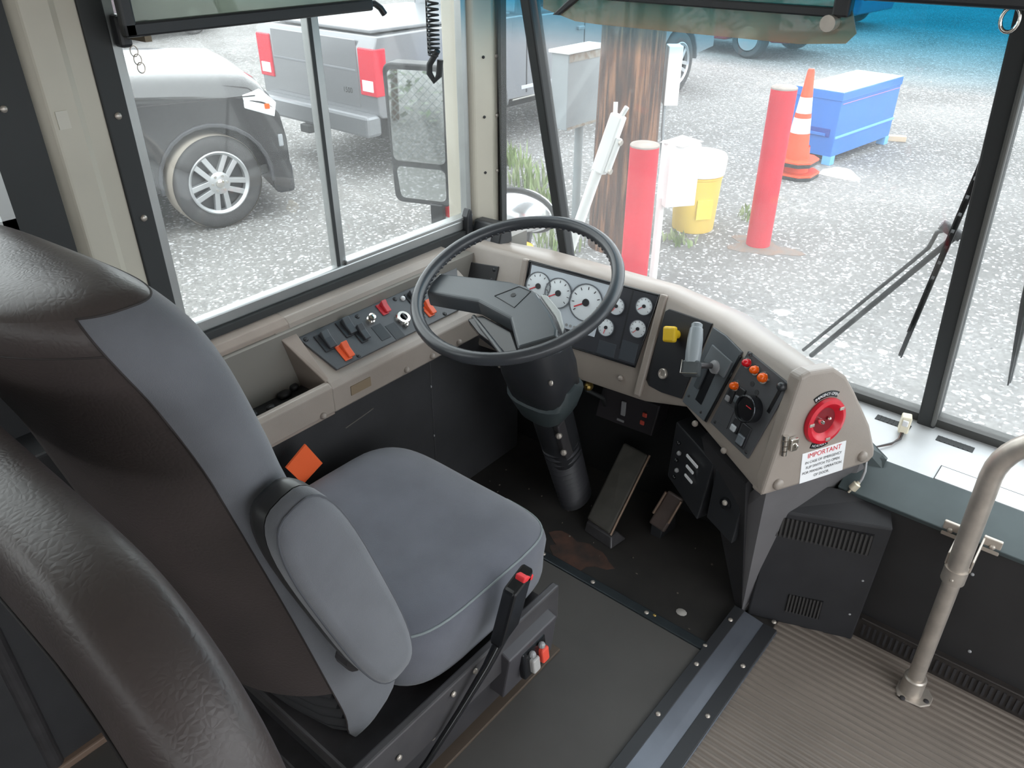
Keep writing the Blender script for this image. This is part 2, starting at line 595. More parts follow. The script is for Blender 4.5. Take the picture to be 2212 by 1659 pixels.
screws([(-1.477, .668, z) for z in (.80, .99, 1.18)], (1, 0, 0), .0065, w1, STEEL)
# ---- passenger windows behind
for k, (y0, y1, lab) in enumerate(((-.35, .455, 'passenger side window just behind the cream pillar'),)):
    w = thing('window_2', lab, 'window', (XL, (y0 + y1) / 2, .70))
    w['kind'] = 'structure'
    MB().bx(-1.53, -1.485, y1 - .022, y1, .70, 1.9).build('frame_jamb', ALU, w)
    MB().bx(-1.53, -1.485, y0, y1, .86, .89).build('bottom_rail', ALU, w)
    MB().bx(-1.53, -1.485, y0, y1, 1.02, 1.045).build('middle_rail', ALU, w)
    MB().bx(-1.51, -1.506, y0, y1 - .02, .70, 1.9).build('pane', GLASS_SIDE, w)
wlu = struct(MB().bx(-1.56, -1.47, -5.5, -.35, 1.45, 1.95).bx(-1.56, -1.47, -.45, -.35, .66, 1.5).bx(-1.56, -1.47, -1.5, -1.4, .66, 1.5).bx(-1.56, -1.47, -2.6, -2.5, .66, 1.5).build('wall_left', CREAM), 'cream window posts along the driver side behind the barrier', 'wall')
# right wall, ceiling, rear: the rest of the bus body
wr = MB().bx(1.02, 1.09, -5.5, .35, -.5, .70).bx(1.02, 1.09, -5.5, .35, 1.45, 1.95).bx(1.02, 1.09, 1.45, 1.9, -.5, 1.95)
for yk in (.3, -.7, -1.7, -2.7, -3.7, -4.7):
    wr.bx(1.02, 1.09, yk - .05, yk + .05, .66, 1.5)
struct(wr.build('wall_right', CREAM), 'door side wall of the bus with window openings', 'wall')
struct(MB().bx(-1.56, 1.09, -5.5, 1.62, 1.95, 2.0).build('ceiling', CREAM), 'cream ceiling panel over the whole bus', 'ceiling')
struct(MB().bx(-1.56, 1.09, -5.56, -5.5, -.5, .9).bx(-1.56, 1.09, -5.56, -5.5, 1.5, 1.95).build('wall_rear', CREAM), 'cream rear end wall of the bus', 'wall')

# ---- front wall, cover, ledge
wf = struct(MB().bx(-.30, 1.02, 1.55, 1.62, -.5, .385).build('wall_front', mat('front_lining', (42, 41, 42), 0.55, var=0.15, scale=6)), 'black lower front wall below the windshield', 'wall')
MB().prism([(-.33, 1.545, .375), (-.33, 1.54, .388), (-.33, 1.642, .432), (-.33, 1.645, .415)], (1.35, 0, 0)).build('sloped_cover', TEAL, wf, bevel=.002)
MB().hexa([(-.335, 1.60, .39), (-.265, 1.60, .39), (-.265, 1.632, .44), (-.335, 1.62, .44), (-.335, 1.62, .47), (-.265, 1.62, .42), (-.265, 1.640, .44), (-.335, 1.66, .47)]).build('end_bracket', TEAL, wf)
screws([(-.215, 1.549, .09), (-.213, 1.549, .20), (-.03, 1.549, .30), (.02, 1.549, .10)], (0, -1, 0), .004, wf, GREYP)
vb = MB().bx(-.21, 1.0, 1.535, 1.552, 0, .062).build('base_vent', mat('vent_dark', (48, 43, 41), 0.6, var=0.2, scale=12), wf)
vb2 = None
for i in range(70):
    p = (-.19 + i * .0125, 1.5345, .03)
    if vb2 is None:
        vb2 = MB().box(p, (.0055, .004, .036)).build('vent_slot', SEAM, wf, origin=V(p))
    else:
        inst(vb2, 'vent_slot', p, wf)
MB().tube([(-.2, 1.533, .063), (.9, 1.533, .063)], .003, 6).build('vent_lip', GREYP if False else MATS['vent_dark'], wf)
lg = struct(MB().bx(-1.5, 1.02, 1.640, 1.90, .405, .430).build('trim_5', LEDGE, bevel=.003), 'light grey metal ledge under the windshield', 'trim')
MB().bx(-.165, 1.0, 1.642, 1.70, .430, .4325).build('access_plate', LEDGE, lg, bevel=.001)
MB().bx(-.1665, -.165, 1.641, 1.702, .4302, .4322).build('joint', SEAM, lg)
MB().bx(-.166, 1.0, 1.700, 1.7015, .4302, .4322).build('joint', SEAM, lg)
for (x0, x1) in ((-.345, -.265), (-.205, -.125), (.05, .13)):
    s_ = MB().bx(x0, x1, 1.80, 1.824, .4295, .4312).build('defrost_slot', mat('slot_black', (52, 54, 55), 0.7), lg)
    k = 0
    while x0 + .008 + k * .01 < x1 - .004:
        xx = x0 + .008 + k * .01
        MB().bx(xx, xx + .0028, 1.801, 1.823, .431, .4322).build('slat', RUBBER, s_)
        k += 1
screws([(-.075, 1.66, .4325), (.1, 1.66, .4325)], (0, 0, 1), .007, lg, STEEL, 'screw')
screws([(-.29, 1.66, .430)], (0, 0, 1), .005, lg, STEEL, 'screw')

# ---- windshield
ws = thing('window_3', 'two piece windshield with blue tinted top band and black posts', 'window', (-.24, 1.87, .44))
ws['kind'] = 'structure'


def wsq(mb, pts, th=.004):
    n = V((0, 1, .345)).normalized() * th
    return mb.prism([WS(*p) for p in pts], n)


wsq(MB(), [(-1.28, .44), (-.255, .44), (-.255, 1.55), (-1.22, 1.55)]).build('pane', GLASS_FRONT, ws)
wsq(MB(), [(-.225, .44), (1.0, .44), (1.0, 1.55), (-.225, 1.55)]).build('pane', GLASS_FRONT, ws)
MB().prism([WS(-1.30, .44), V((-1.45, 1.69, .5)), V((-1.45, 1.66, 1.5)), WS(-1.24, 1.5)], (0, .004, 0)).build('corner_pane', GLASS_FRONT, ws)


def wspost(pa, pb, w, d, name, m):
    a, b = V(pa), V(pb)
    t = (b - a).normalized()
    n = V((0, 1, .345)).normalized()
    s_ = t.cross(n).normalized()
    n = s_.cross(t)
    return MB().box((a + b) / 2, ((b - a).length, w, d), (t, s_, n)).build(name, m, ws, bevel=.005)


wspost(WS(-.241, .42), WS(-.241, 1.6), .040, .05, 'centre_post', RUBBER)
wspost(WS(-.225, .44) - V((0, .022, 0)), WS(-.225, 1.6) - V((0, .022, 0)), .010, .02, 'post_trim', mat('post_edge', (86, 86, 84), 0.4))
wspost(WS(-1.305, .42), WS(-1.235, 1.6), .030, .04, 'corner_post', RUBBER)
MB().prism([WS(-1.45, .425) + V((0, -.014, -.0)), WS(-1.45, .455) + V((0, -.014, 0)), WS(-1.45, .46) + V((0, .02, 0)), WS(-1.45, .425) + V((0, .02, 0))], (2.45, 0, 0)).build('bottom_seal', mat('seal', (66, 66, 64), 0.55), ws)
hd = struct(MB().bx(-.54, 1.02, 1.50, 1.62, 1.367, 1.60).bx(-1.5, 1.02, 1.46, 1.62, 1.60, 1.95).build('trim_6', BLACKP, bevel=.006), 'black header trim along the top of the windshield', 'trim')

# ================================================================ DASHBOARD
T = [V(p) for p in ((-1.22, 1.539, .70), (-.838, 1.574, .70), (-.668, 1.519, .70), (-.419, 1.399, .70))]
L = [V(p) for p in ((-1.189, 1.452, .444), (-.807, 1.487, .444), (-.683, 1.461, .492), (-.428, 1.324, .446))]
Tn0, Ln0 = V((-1.50, 1.513, .70)), V((-1.50, 1.425, .444))
db = thing('dashboard', 'beige wraparound dashboard with gauges, shifter and red door switch', 'dashboard', (-.85, 1.55, .40))
O_ = [V((-1.50, 1.60, .685)), V((-1.24, 1.665, .685)), V((-.85, 1.69, .68)), V((-.64, 1.645, .68)), V((-.385, 1.472, .692))]
st_T = [Tn0] + T
st_L = [Ln0] + L
rings = []
for k in range(5):
    t_, l_, o_ = st_T[k], st_L[k], O_[k]
    fwd = V((0, 1, 0)) if k < 4 else V((.439, .898, 0))
    ring = [l_ + fwd * .05 + V((0, 0, -.002)), l_ + fwd * .004, l_ * .97 + t_ * .03, t_ * .97 + l_ * .03, t_ + (o_ - t_) * .10 + V((0, 0, .006)),
            t_ + (o_ - t_) * .5 + V((0, 0, .007)), o_ + (t_ - o_) * .08 + V((0, 0, .001)), o_ + fwd * .02 - V((0, 0, .02)), o_ + fwd * .03 - V((0, 0, .20)), o_ + fwd * .02 - V((0, 0, .23))]
    rings.append(ring)
MB().loft(rings, caps=True).build('shell', BEIGE, db, smooth=50)
# end panel
A = L[3].copy()
ED = V((.439, .898, 0)).normalized()
EN = ED.cross(T[3] - A).normalized()
EV = EN.cross(ED)
if EV.z < 0:
    EV = -EV
if EN.x < 0:
    EN = -EN
ep = lambda s, t, h=0.0: A + ED * s + EV * t + EN * h
outl = [(0, 0), (.067, .262), (.09, .268), (.153, .262), (.19, .235), (.223, .190), (.284, .095), (.312, .03), (.315, .01), (.299, -.004), (.15, -.004)]
MB().prism([ep(s, t, -.03) for s, t in outl], EN * .036).build('end_panel', BEIGE, db, bevel=.008, seg=3)
# dividers / bezel ribs between panels
def fr3(a, b, c):
    ux = (b - a).normalized()
    n = ux.cross(c - a).normalized()
    if n.y > 0:
        n = -n
    dn = n.cross(ux)
    if dn.z > 0:
        dn = -dn
    return a, ux, dn, n


FG, FH, FK = fr3(T[0], T[1], L[1]), fr3(T[1], T[2], L[2]), fr3(T[2], T[3], L[2])


def P(f, s, t, h=0.0):
    return f[0] + f[1] * s + f[2] * t + f[3] * h


def pan(f, pts, h0, h1, name, m, parent, bevel=.0015):
    return MB().prism([P(f, s, t, h0) for s, t in pts], f[3] * (h1 - h0)).build(name, m, parent, bevel=bevel)


def fbox(f, s, t, w, d, h0, h1, name, m, parent, bevel=.001, rot=0.0):
    ux = f[1] * math.cos(rot) + f[2] * math.sin(rot)
    dn = f[2] * math.cos(rot) - f[1] * math.sin(rot)
    return MB().box(P(f, s, t, (h0 + h1) / 2), (w, d, h1 - h0), (ux, dn, f[3])).build(name, m, parent, bevel=bevel)


for f, a, b in ((FG, (.392, .0), (.385, .262)), (FG, (-.008, .0), (.0, .262))):
    p0, p1 = P(f, *a), P(f, *b)
    t_ = (p1 - p0).normalized()
    MB().box((p0 + p1) / 2 + f[3] * .004, ((p1 - p0).length, .020, .016), (t_, t_.cross(f[3]), f[3])).build('bezel_rib', BEIGE, db, bevel=.005)
# gauge cluster
gp = pan(FG, [(.004, .004), (.380, .005), (.362, .192), (.01, .192)], -.004, .0045, 'gauge_panel', mat('cluster_grey', (58, 59, 64), 0.3), db)
MB().tube([P(FG, s, t, .006) for s, t in ((.004, .004), (.380, .005), (.362, .192), (.01, .192))], .0032, 8, loop=True).build('cluster_frame', BLACKG, gp)
pan(FG, [(.012, .012), (.245, .012), (.235, .15), (.02, .15)], .0045, .006, 'lens_glare', mat('cluster_glare', (196, 204, 212), 0.25), gp, .0006)  # pale plate paints the lens glare over the left gauges


def gauge(s, t, r, ang, parent):
    c = P(FG, s, t, .006)
    g = MB().lathe(c, FG[3], [(r, -.002), (r, .0015), (r * .97, .002)], 28).build('gauge', DIAL, parent, smooth=40)
    MB().ring(c, FG[3], [(r, .001), (r * 1.06, .001), (r * 1.06, .0035), (r, .0035)], 28).build('gauge_ring', mat('gauge_ring', (96, 100, 106), 0.35), g)
    tk = MB()
    for k in range(9):
        a = math.radians(140 + k * 32.5)
        d = FG[1] * math.cos(a) + FG[2] * math.sin(a)
        tk.box(c + d * r * .80 + FG[3] * .0022, (r * .16, r * .045, .0006), (d, d.cross(FG[3]), FG[3]))
    tk.build('tick', INK_BLK, g)
    a = math.radians(ang)
    d = FG[1] * math.cos(a) + FG[2] * math.sin(a)
    MB().box(c + d * r * .32 + FG[3] * .003, (r * .9, r * .07, .0008), (d, d.cross(FG[3]), FG[3])).build('needle', INK_RED, g)
    MB().lathe(c, FG[3], [(r * .22, .002), (r * .2, .005)], 14).build('needle_hub', BLACKP, g)


for a in ((.045, .062, .036, 150), (.108, .066, .038, 150), (.192, .070, .046, 150)):
    gauge(*a, gp)
for a in ((.277, .058, .0215, 120), (.262, .117, .0215, 100), (.349, .040, .0215, 140), (.3465, .098, .0215, 130)):
    gauge(*a, gp)
fbox(FG, .31, .085, .004, .15, .0046, .0052, 'panel_joint', BLACKP, gp)
fbox(FG, .335, .16, .045, .05, .0046, .0056, 'blank_plate', mat('cluster_plate', (66, 70, 76), 0.3), gp)
fbox(FG, .275, .17, .05, .035, .0046, .0056, 'blank_plate', MATS['cluster_plate'], gp)
for k in range(6):
    MB().lathe(P(FG, .15 + .012 * k, .140, .006), FG[3], [(.004, 0), (.004, .001)], 8).build('warning_lamp', GREYP, gp)
# left plate behind wheel
F0 = fr3(Tn0, T[0], L[0])
lp = pan(F0, [(.055, .052), (.190, .040), (.188, .090), (.055, .108)], -.002, .004, 'radio_blank', DARKPANEL, db)
screws([P(F0, *q, .004) for q in ((.068, .062), (.178, .052), (.176, .080), (.068, .096))], F0[3], .005, lp, BLACKP)
# shift panel
sp = pan(FH, [(.030, .034), (.040, .024), (.175, .006), (.163, .203), (.10, .218), (.055, .222), (.040, .212)], -.003, .004, 'shift_panel', BLACKP, db)
KH = V((-.767, 1.501, .642))
yk = MB().lathe(KH - FH[3] * .028, FH[3], [(.010, 0), (.010, .012), (.015, .016), (.015, .024)], 20).build('brake_knob', YELLOW, db, smooth=40)
R_ = (FH[1] * .94 + FH[2] * -.34, FH[2] * .94 + FH[1] * .34, FH[3])
MB().box(KH, (.036, .038, .017), R_).build('knob_head', YELLOW, yk, bevel=.006, seg=3)
bt = MB().lathe(P(FH, .088, .173, .004), FH[3], [(.013, 0), (.013, .005), (.0115, .007), (.008, .0065), (.007, .004)], 20).build('push_button', STEEL, db, smooth=35)
# selector gate plate
gt = pan(FK, [(.004, .012), (.05, .012), (.112, .022), (.084, .212), (-.002, .208)], -.003, .005, 'gate_plate', mat('gate_grey', (92, 97, 101), 0.35), db)
pan(FK, [(.026, .045), (.100, .052), (.094, .095), (.020, .090)], .005, .010, 'gate_cover', mat('gate_cover', (112, 117, 121), 0.35), gt)
fbox(FK, .050, .135, .024, .095, .0045, .0062, 'gate_slot', BLACKG, gt, rot=.06)
fbox(FK, .031, .125, .016, .06, .005, .014, 'indicator', mat('indicator', (70, 74, 78), 0.25), gt, .003, rot=.06)
fbox(FK, .101, .12, .007, .18, .003, .007, 'edge_seal', BLACKG, gt, rot=.13)
screws([P(FK, *q, .0055) for q in ((.012, .185), (.066, .198), (.085, .06), (.035, .055))], FK[3], .0035, gt, BLACKP)
# selector lever
lv0 = P(FK, .055, .085, .004)
lv1 = V((-.660, 1.420, .660))
lv = MB().tube([lv0, lv0 + FK[3] * .05, lv0 * .45 + (lv1 + V((0, 0, -.03))) * .55 + FK[3] * .02, lv1 + V((.005, 0, -.03))], .0065, 10).build('selector_lever', SEATMETAL, db, smooth=60)
MB().lathe(P(FK, .060, .085, .006), FK[3], [(.016, 0), (.015, .008), (.009, .011)], 18).build('lever_pivot', GREYP, lv, smooth=40)
gdir = (V((-.672, 1.440, .715)) - V((-.640, 1.352, .628))).normalized()
gb, ge = V((-.657, 1.406, .645)), V((-.685, 1.464, .712))
gd = (ge - gb)
gl_ = gd.length
MB().lathe(gb, gd, [(.006, -.002), (.016, 0), (.0175, gl_ * .25), (.017, gl_ * .6), (.0145, gl_ * .86), (.0125, gl_ * .88), (.0125, gl_ * .97), (.009, gl_)], 24).build('grip', HANDLE, lv, smooth=40)
gx = gd.normalized()
gs = V((1, 0, 0)) - gx * gx.x
gs.normalize()
MB().box(gb - gx * .012, (.034, .038, .026), (gx, gs, gx.cross(gs))).build('grip_base', mat('grip_base', (74, 78, 80), 0.3), lv, bevel=.005)
MB().tube([gb - gx * .026 + gs * .019 + gx.cross(gs) * -.014, gb - gx * .026 - gs * .019 + gx.cross(gs) * -.014, gb + gx * .004 - gs * .019 + gx.cross(gs) * -.014], .0017, 6).build('grip_trim', CHROME, lv)
# switch panel
sw = pan(FK, [(.126, .012), (.262, .022), (.238, .214), (.102, .204)], -.003, .004, 'switch_panel', PANELGREY, db)


def lamp(s, t, m, r=.0085):
    c = P(FK, s, t, .004)
    o = MB().lathe(c, FK[3], [(r * 1.15, 0), (r * 1.1, .004), (r * .95, .005), (r * .95, .012), (r * .6, .016), (r * .2, .0175)], 16).build('indicator_lamp', m, sw, smooth=40)
    MB().ring(c, FK[3], [(r * 1.1, 0), (r * 1.45, 0), (r * 1.4, .004), (r * 1.1, .004)], 18).build('lamp_bezel', CHROME, o)


lamp(.1405, .034, REDL)
lamp(.167, .037, AMBER)
lamp(.195, .041, AMBER, .0095)
lamp(.1325, .094, AMBER)
for q in ((.172, .068), (.192, .078)):
    MB().lathe(P(FK, *q, .004), FK[3], [(.006, 0), (.006, .001)], 12).build('blank_plug', DARKPANEL, sw)
MB().sphere(P(FK, .136, .016, .004), .005, 10, 6).build('panel_screw', BLACKP, sw)
sl = fbox(FK, .243, .062, .009, .075, .0035, .0048, 'slider_track', BLACKG, sw, rot=.1)
MB().lathe(P(FK, .249, .033, .004), FK[3], [(.009, 0), (.0095, .008), (.007, .013), (.003, .015)], 16).build('slider_knob', BLACKP, sl, smooth=50)


def rocker(f, s, t, w, d, parent, top, rot=0.0, body=BLACKP):
    r = fbox(f, s, t, w, d, .003, .008, 'rocker_switch', body, parent, .002, rot)
    fbox(f, s, t + d * .18, w * .75, d * .45, .008, .014, 'rocker_face', top, r, .003, rot)
    return r


rocker(FK, .130, .121, .019, .030, sw, GREYP)
rocker(FK, .155, .108, .020, .040, sw, mat('rocker_grey', (104, 110, 116), 0.3))
rocker(FK, .176, .168, .021, .034, sw, mat('rocker_pale', (176, 180, 184), 0.35))
rocker(FK, .206, .176, .027, .052, sw, MATS['rocker_grey'])
fbox(FK, .14, .165, .03, .05, .004, .0055, 'blank_plate', PANELGREY, sw)
dg_ = MB().lathe(P(FK, .198, .114, .004), FK[3], [(.030, 0), (.030, .022), (.027, .024), (.0265, .018)], 30).build('air_gauge', BLACKG, sw, smooth=40)
MB().lathe(P(FK, .198, .114, .021), FK[3], [(.026, 0), (.026, .001)], 28).build('gauge_face', mat('dark_dial', (62, 64, 68), 0.2), dg_)
MB().ring(P(FK, .198, .114, .024), FK[3], [(.0265, 0), (.030, 0), (.029, .003), (.0265, .003)], 30).build('gauge_ring', mat('dark_chrome', (120, 124, 130), 0.2, 0.9), dg_)
MB().box(P(FK, .204, .107, .0235), (.016, .002, .001), (FK[1], FK[2], FK[3])).build('needle', INK_RED, dg_)
screws([P(FK, *q, .004) for q in ((.115, .195), (.228, .203))], FK[3], .004, sw, BLACKP)
# end panel fittings
es = MB().ring(ep(.142, .146, .006), EN, [(.030, .0005), (.051, .0), (.0525, .004), (.050, .011), (.042, .013), (.036, .010), (.029, .002)], 40).build('emergency_switch', REDP, db, smooth=35)
MB().lathe(ep(.142, .146, .006), EN, [(.033, 0), (.033, .0022)], 28).build('switch_well', mat('red_deep', (120, 12, 26), 0.35), es)
MB().lathe(ep(.128, .150, .006), EN, [(.006, 0), (.006, .012), (.003, .016)], 12).build('toggle_lever', CHROME, es, smooth=40)
MB().sphere(ep(.152, .150, .012), .0045, 10, 6).build('toggle_tip', CHROME, es)
for a in (175, 35, 280):
    a = math.radians(a)
    MB().box(ep(.142 + .042 * math.cos(a), .146 + .042 * math.sin(a), .0185), (.012, .007, .003), (ED, EV, EN)).build('clip_screw', STEEL, es, bevel=.001)


def arc_label(r0, r1, a0, a1, txt, flip):
    n = 10
    pts = [(r1, a0 + (a1 - a0) * i / n) for i in range(n + 1)] + [(r0, a1 - (a1 - a0) * i / n) for i in range(n + 1)]
    pl_ = MB().prism([ep(.142 + r * math.cos(math.radians(a)), .146 + r * math.sin(math.radians(a)), .006) for r, a in pts], EN * .001).build('arc_label', BLACKG, db)
    rm = (r0 + r1) / 2
    k = len(txt)
    for i, ch in enumerate(txt):
        if ch == ' ':
            continue
        a = (a1 - (a1 - a0) * (i + .8) / (k + .6)) if not flip else (a0 + (a1 - a0) * (i + .8) / (k + .6))
        ar = math.radians(a)
        e = ED * math.cos(ar) + EV * math.sin(ar)
        tdir = ED * math.sin(ar) - EV * math.cos(ar)
        if flip:
            e, tdir = -e, -tdir
        text(ch, .0085, ep(.142 + rm * math.cos(ar), .146 + rm * math.sin(ar), .007), tdir, e, WHITEP, pl_)


arc_label(.054, .067, 60, 122, 'EMERGENCY-OPEN', False)
arc_label(.054, .066, 246, 290, 'NORMAL', True)
sg = MB().prism([ep(s, t, .006) for s, t in ((.100, .002), (.220, .002), (.217, .077), (.097, .077))], EN * .0014).build('warning_sign', WHITEP, db, bevel=.0006)
text('IMPORTANT', .0165, ep(.158, .067, .0075), ED, EV, INK_RED, sg)
for i, ln in enumerate(('IN CASE OF EMERGENCY', 'FLIP SWITCH TO OPEN', 'FOR MANUAL OPERATION', 'OF DOOR.')):
    text(ln, .0090, ep(.158, .051 - i * .0125, .0075), ED, EV, INK_BLK, sg)
lt = MB().box(ep(.062, .114, .012), (.020, .030, .012), (ED, EV, EN)).build('latch', CHROME, db, bevel=.003)
for i in range(4):
    MB().cyl(ep(.042, .092 + i * .012, .010), ep(.042, .102 + i * .012, .010), .0065, n=12).build('hinge_knuckle', CHROME, lt, smooth=40)
MB().sphere(ep(.064, .112, .019), .005, 10, 6).build('latch_screw', CHROME, lt)
for s, t in ((.040, .020), (.273, .022)):
    MB().lathe(ep(s, t, .006), EN, [(.0125, 0), (.0125, .005), (.009, .0085), (.002, .0095)], 20).build('screw_cap', BEIGE, db, smooth=50)
for p in (P(FG, .33, .232, .003), P(FK, .06, .232, .003), P(FK, .17, .236, .003)):
    MB().sphere(p, .0075, 12, 6).build('screw_cap', BEIGE, db, smooth=60)
# pedestal below the dash end, black firewall under the dash
MB().prism([ep(.03, -.006, -.012), ep(.295, -.006, -.012), V((-.285, 1.62, .385)), V((-.31, 1.56, .30)), V((-.41, 1.475, 0)), V((-.447, 1.43, 0)), V((-.50, 1.40, .30))], (-.02, .012, 0)).build('pedestal_side', mat('pedestal_grey', (104, 102, 104), 0.5, var=0.1, scale=6), db)
MB().hexa([(-.447, 1.43, 0), (-.47, 1.44, 0), (-.47, 1.62, 0), (-.45, 1.62, 0), (-.47, 1.35, .44), (-.62, 1.43, .45), (-.62, 1.62, .45), (-.47, 1.62, .44)]).build('pedestal', mat('pedestal_black', (48, 47, 49), 0.5), db)
# lower control boxes
hv = MB().hexa([(-.715, 1.475, .265), (-.59, 1.405, .235), (-.57, 1.46, .235), (-.70, 1.52, .265), (-.715, 1.485, .425), (-.575, 1.415, .405), (-.55, 1.46, .405), (-.70, 1.53, .425)]).build('heater_control', BLACKP, db, bevel=.003)
hn = V((-.4, -.9, 0)).normalized()
hx = V((.894, -.447, -.13)).normalized()
for i, w in enumerate((.045, .028, .030)):
    MB().box(V((-.635, 1.438, .372 - i * .028)) + hx * (.0 if i == 0 else -.004) + hn * .004, (w, .006, .004), (hx, V((0, 0, 1)), hn)).build('slider', WHITEP, hv)
for i in range(5):
    MB().sphere((-.690 + .006 * (i % 2), 1.462 - .003 * (i % 2), .385 - .026 * i), .006, 10, 6).build('control_knob', GREYP if i % 2 else BLACKG, hv, smooth=60)
dk = MB().lathe((-.515, 1.402, .335), (-.2, -.95, .1), [(.030, 0), (.030, .006), (.016, .008), (.014, .022), (.004, .024)], 20).build('dial_knob', BLACKG, db, smooth=40)
MB().hexa([(-.565, 1.40, .26), (-.485, 1.375, .24), (-.48, 1.40, .24), (-.565, 1.43, .26), (-.565, 1.41, .40), (-.475, 1.375, .385), (-.47, 1.40, .385), (-.565, 1.43, .40)]).build('dial_plate', BLACKP, dk, bevel=.003)
MB().sphere((-.519, 1.380, .342), .007, 10, 6).build('dial_cap', STEEL, dk)
bb = MB().hexa([(-1.015, 1.585, .265), (-.83, 1.585, .275), (-.83, 1.66, .275), (-1.015, 1.66, .265), (-1.0, 1.595, .365), (-.82, 1.595, .372), (-.82, 1.66, .372), (-1.0, 1.66, .365)]).build('switch_box', mat('box_black', (50, 47, 50), 0.45), db, bevel=.004)
MB().box((-.925, 1.588, .325), (.014, .006, .045)).build('box_toggle', GREYP, bb, bevel=.002)
MB().box((-.93, 1.586, .285), (.022, .003, .006)).build('box_legend', GREYP, bb)
for z in (.332, .305):
    MB().box((-.858 - (.332 - z) * .2, 1.588, z), (.014, .006, .014)).build('red_light', mat('led_red', (206, 84, 70), 0.4), bb, bevel=.003)
wf2 = struct(MB().bx(-1.5, -.42, 1.68, 1.74, -.2, .45).build('wall_front', mat('firewall', (22, 22, 24), 0.7)), 'black firewall behind the pedals under the dashboard', 'wall')
MB().sphere((-.985, 1.50, .415), .013, 10, 6).build('key_lock', BRASS, db)
MB().tube([(-1.02, 1.52, .43), (-.99, 1.50, .40), (-.97, 1.55, .36), (-.99, 1.6, .3)], .006, 6).build('cable', RUBBER, db)

# ================================================================ SIDE CONSOLE
sc = thing('side_console', 'beige switch console below the driver side window', 'console', (-1.4, 1.1, .50))
prof = [(-1.48, .500), (-1.292, .500), (-1.283, .508), (-1.283, .568), (-1.292, .580), (-1.306, .588), (-1.402, .652), (-1.410, .668), (-1.416, .690), (-1.430, .702), (-1.485, .705)]
MB().prism([(x_, .905, z_) for x_, z_ in prof], (0, .545, 0)).build('console_body', BEIGE, sc, bevel=.003)
# tray at the rear end: lip, back wall, bottom, divider
MB().prism([(x_, .60, z_) for x_, z_ in [(-1.306, .500), (-1.283, .508), (-1.283, .572), (-1.292, .580), (-1.306, .580)]], (0, .306, 0)).build('tray_lip', BEIGE, sc, bevel=.003)
MB().prism([(x_, .60, z_) for x_, z_ in [(-1.45, .500), (-1.42, .52), (-1.416, .690), (-1.430, .702), (-1.485, .705), (-1.485, .5)]], (0, .306, 0)).build('tray_back', BEIGE_D, sc, bevel=.002)
MB().bx(-1.46, -1.29, .60, .908, .498, .534).build('tray_floor', BEIGE_D, sc)
MB().hexa([(-1.425, .905, .51), (-1.30, .905, .51), (-1.30, .912, .51), (-1.425, .912, .51), (-1.425, .862, .690), (-1.300, .902, .582), (-1.300, .912, .585), (-1.425, .912, .690)]).build('tray_divider', BEIGE_D, sc, bevel=.002)
FC = (V((-1.40, .90, .655)), V((0, 1, 0)), V((.838, 0, -.545)), V((.545, 0, .838)))
sp2 = pan(FC, [(.012, -.001), (.545, -.002), (.452, .112), (.040, .112)], -.003, .0035, 'switch_plate', PANELGREY, sc)


def crocker(s, t, w, d, top, base=BLACKP):
    r = fbox(FC, s, t, w, d, .003, .007, 'rocker_switch', base, sp2, .002)
    # tall curved rocker
    c = P(FC, s, t, .007)
    MB().prism([c + FC[2] * (-d * .46), c + FC[2] * (-d * .42) + FC[3] * .016, c + FC[2] * (-d * .05) + FC[3] * .009, c + FC[2] * (d * .46) + FC[3] * .006, c + FC[2] * (d * .46)], FC[1] * w * .8).build('rocker_face', top, r, bevel=.002)
    return r


crocker(.058, .038, .026, .050, mat('rocker_dark', (66, 68, 72), 0.3))
crocker(.128, .028, .026, .048, MATS['rocker_dark'])
crocker(.150, .058, .022, .046, MATS['rocker_dark'])
crocker(.082, .082, .022, .044, ORANGE, ORANGE)
crocker(.252, .022, .020, .034, mat('rocker_red', (190, 50, 58), 0.35), MATS['rocker_red'])
crocker(.345, .030, .022, .042, MATS['rocker_dark'])
crocker(.362, .074, .020, .044, ORANGE, ORANGE)
crocker(.425, .070, .020, .030, GREYP)
for (s, t) in ((.205, .075), (.24, .088)):
    fbox(FC, s, t, .030, .045, .0035, .0045, 'blank_plate', BLACKP, sp2)
kn = MB().lathe(P(FC, .203, .035, .0035), FC[3], [(.012, 0), (.011, .006), (.008, .008), (.009, .018), (.004, .020)], 14).build('toggle_knob', CHROME, sp2, smooth=40)
ks = MB().ring(P(FC, .283, .068, .0035), FC[3], [(.010, 0), (.020, 0), (.020, .006), (.017, .010), (.010, .010)], 24).build('ignition_switch', CHROME, sp2, smooth=40)
MB().box(P(FC, .283, .068, .012), (.008, .020, .010), (FC[1], FC[2], FC[3])).build('key_slot', BLACKG, ks, bevel=.002)
MB().sphere(P(FC, .276, .088, .010), .007, 10, 6).build('key_tip', CHROME, ks)
MB().sphere(P(FC, .325, .018, .006), .0065, 10, 6).build('white_button', WHITEP, sp2)
screws([P(FC, *q, .0035) for q in ((.026, .012), (.18, .012), (.305, .010), (.11, .105), (.40, .105))], FC[3], .006, sp2, BLACKP)
pl2 = MB().bx(-1.2835, -1.281, .955, 1.015, .528, .552).build('name_plate', mat('plate_brown', (128, 112, 92), 0.5), sc)
screws([(-1.282, .87, .515), (-1.282, 1.13, .52), (-1.282, 1.22, .52), (-1.282, 1.32, .52)], (1, 0, 0), .008, sc, BEIGE, 'screw_cap', .6)
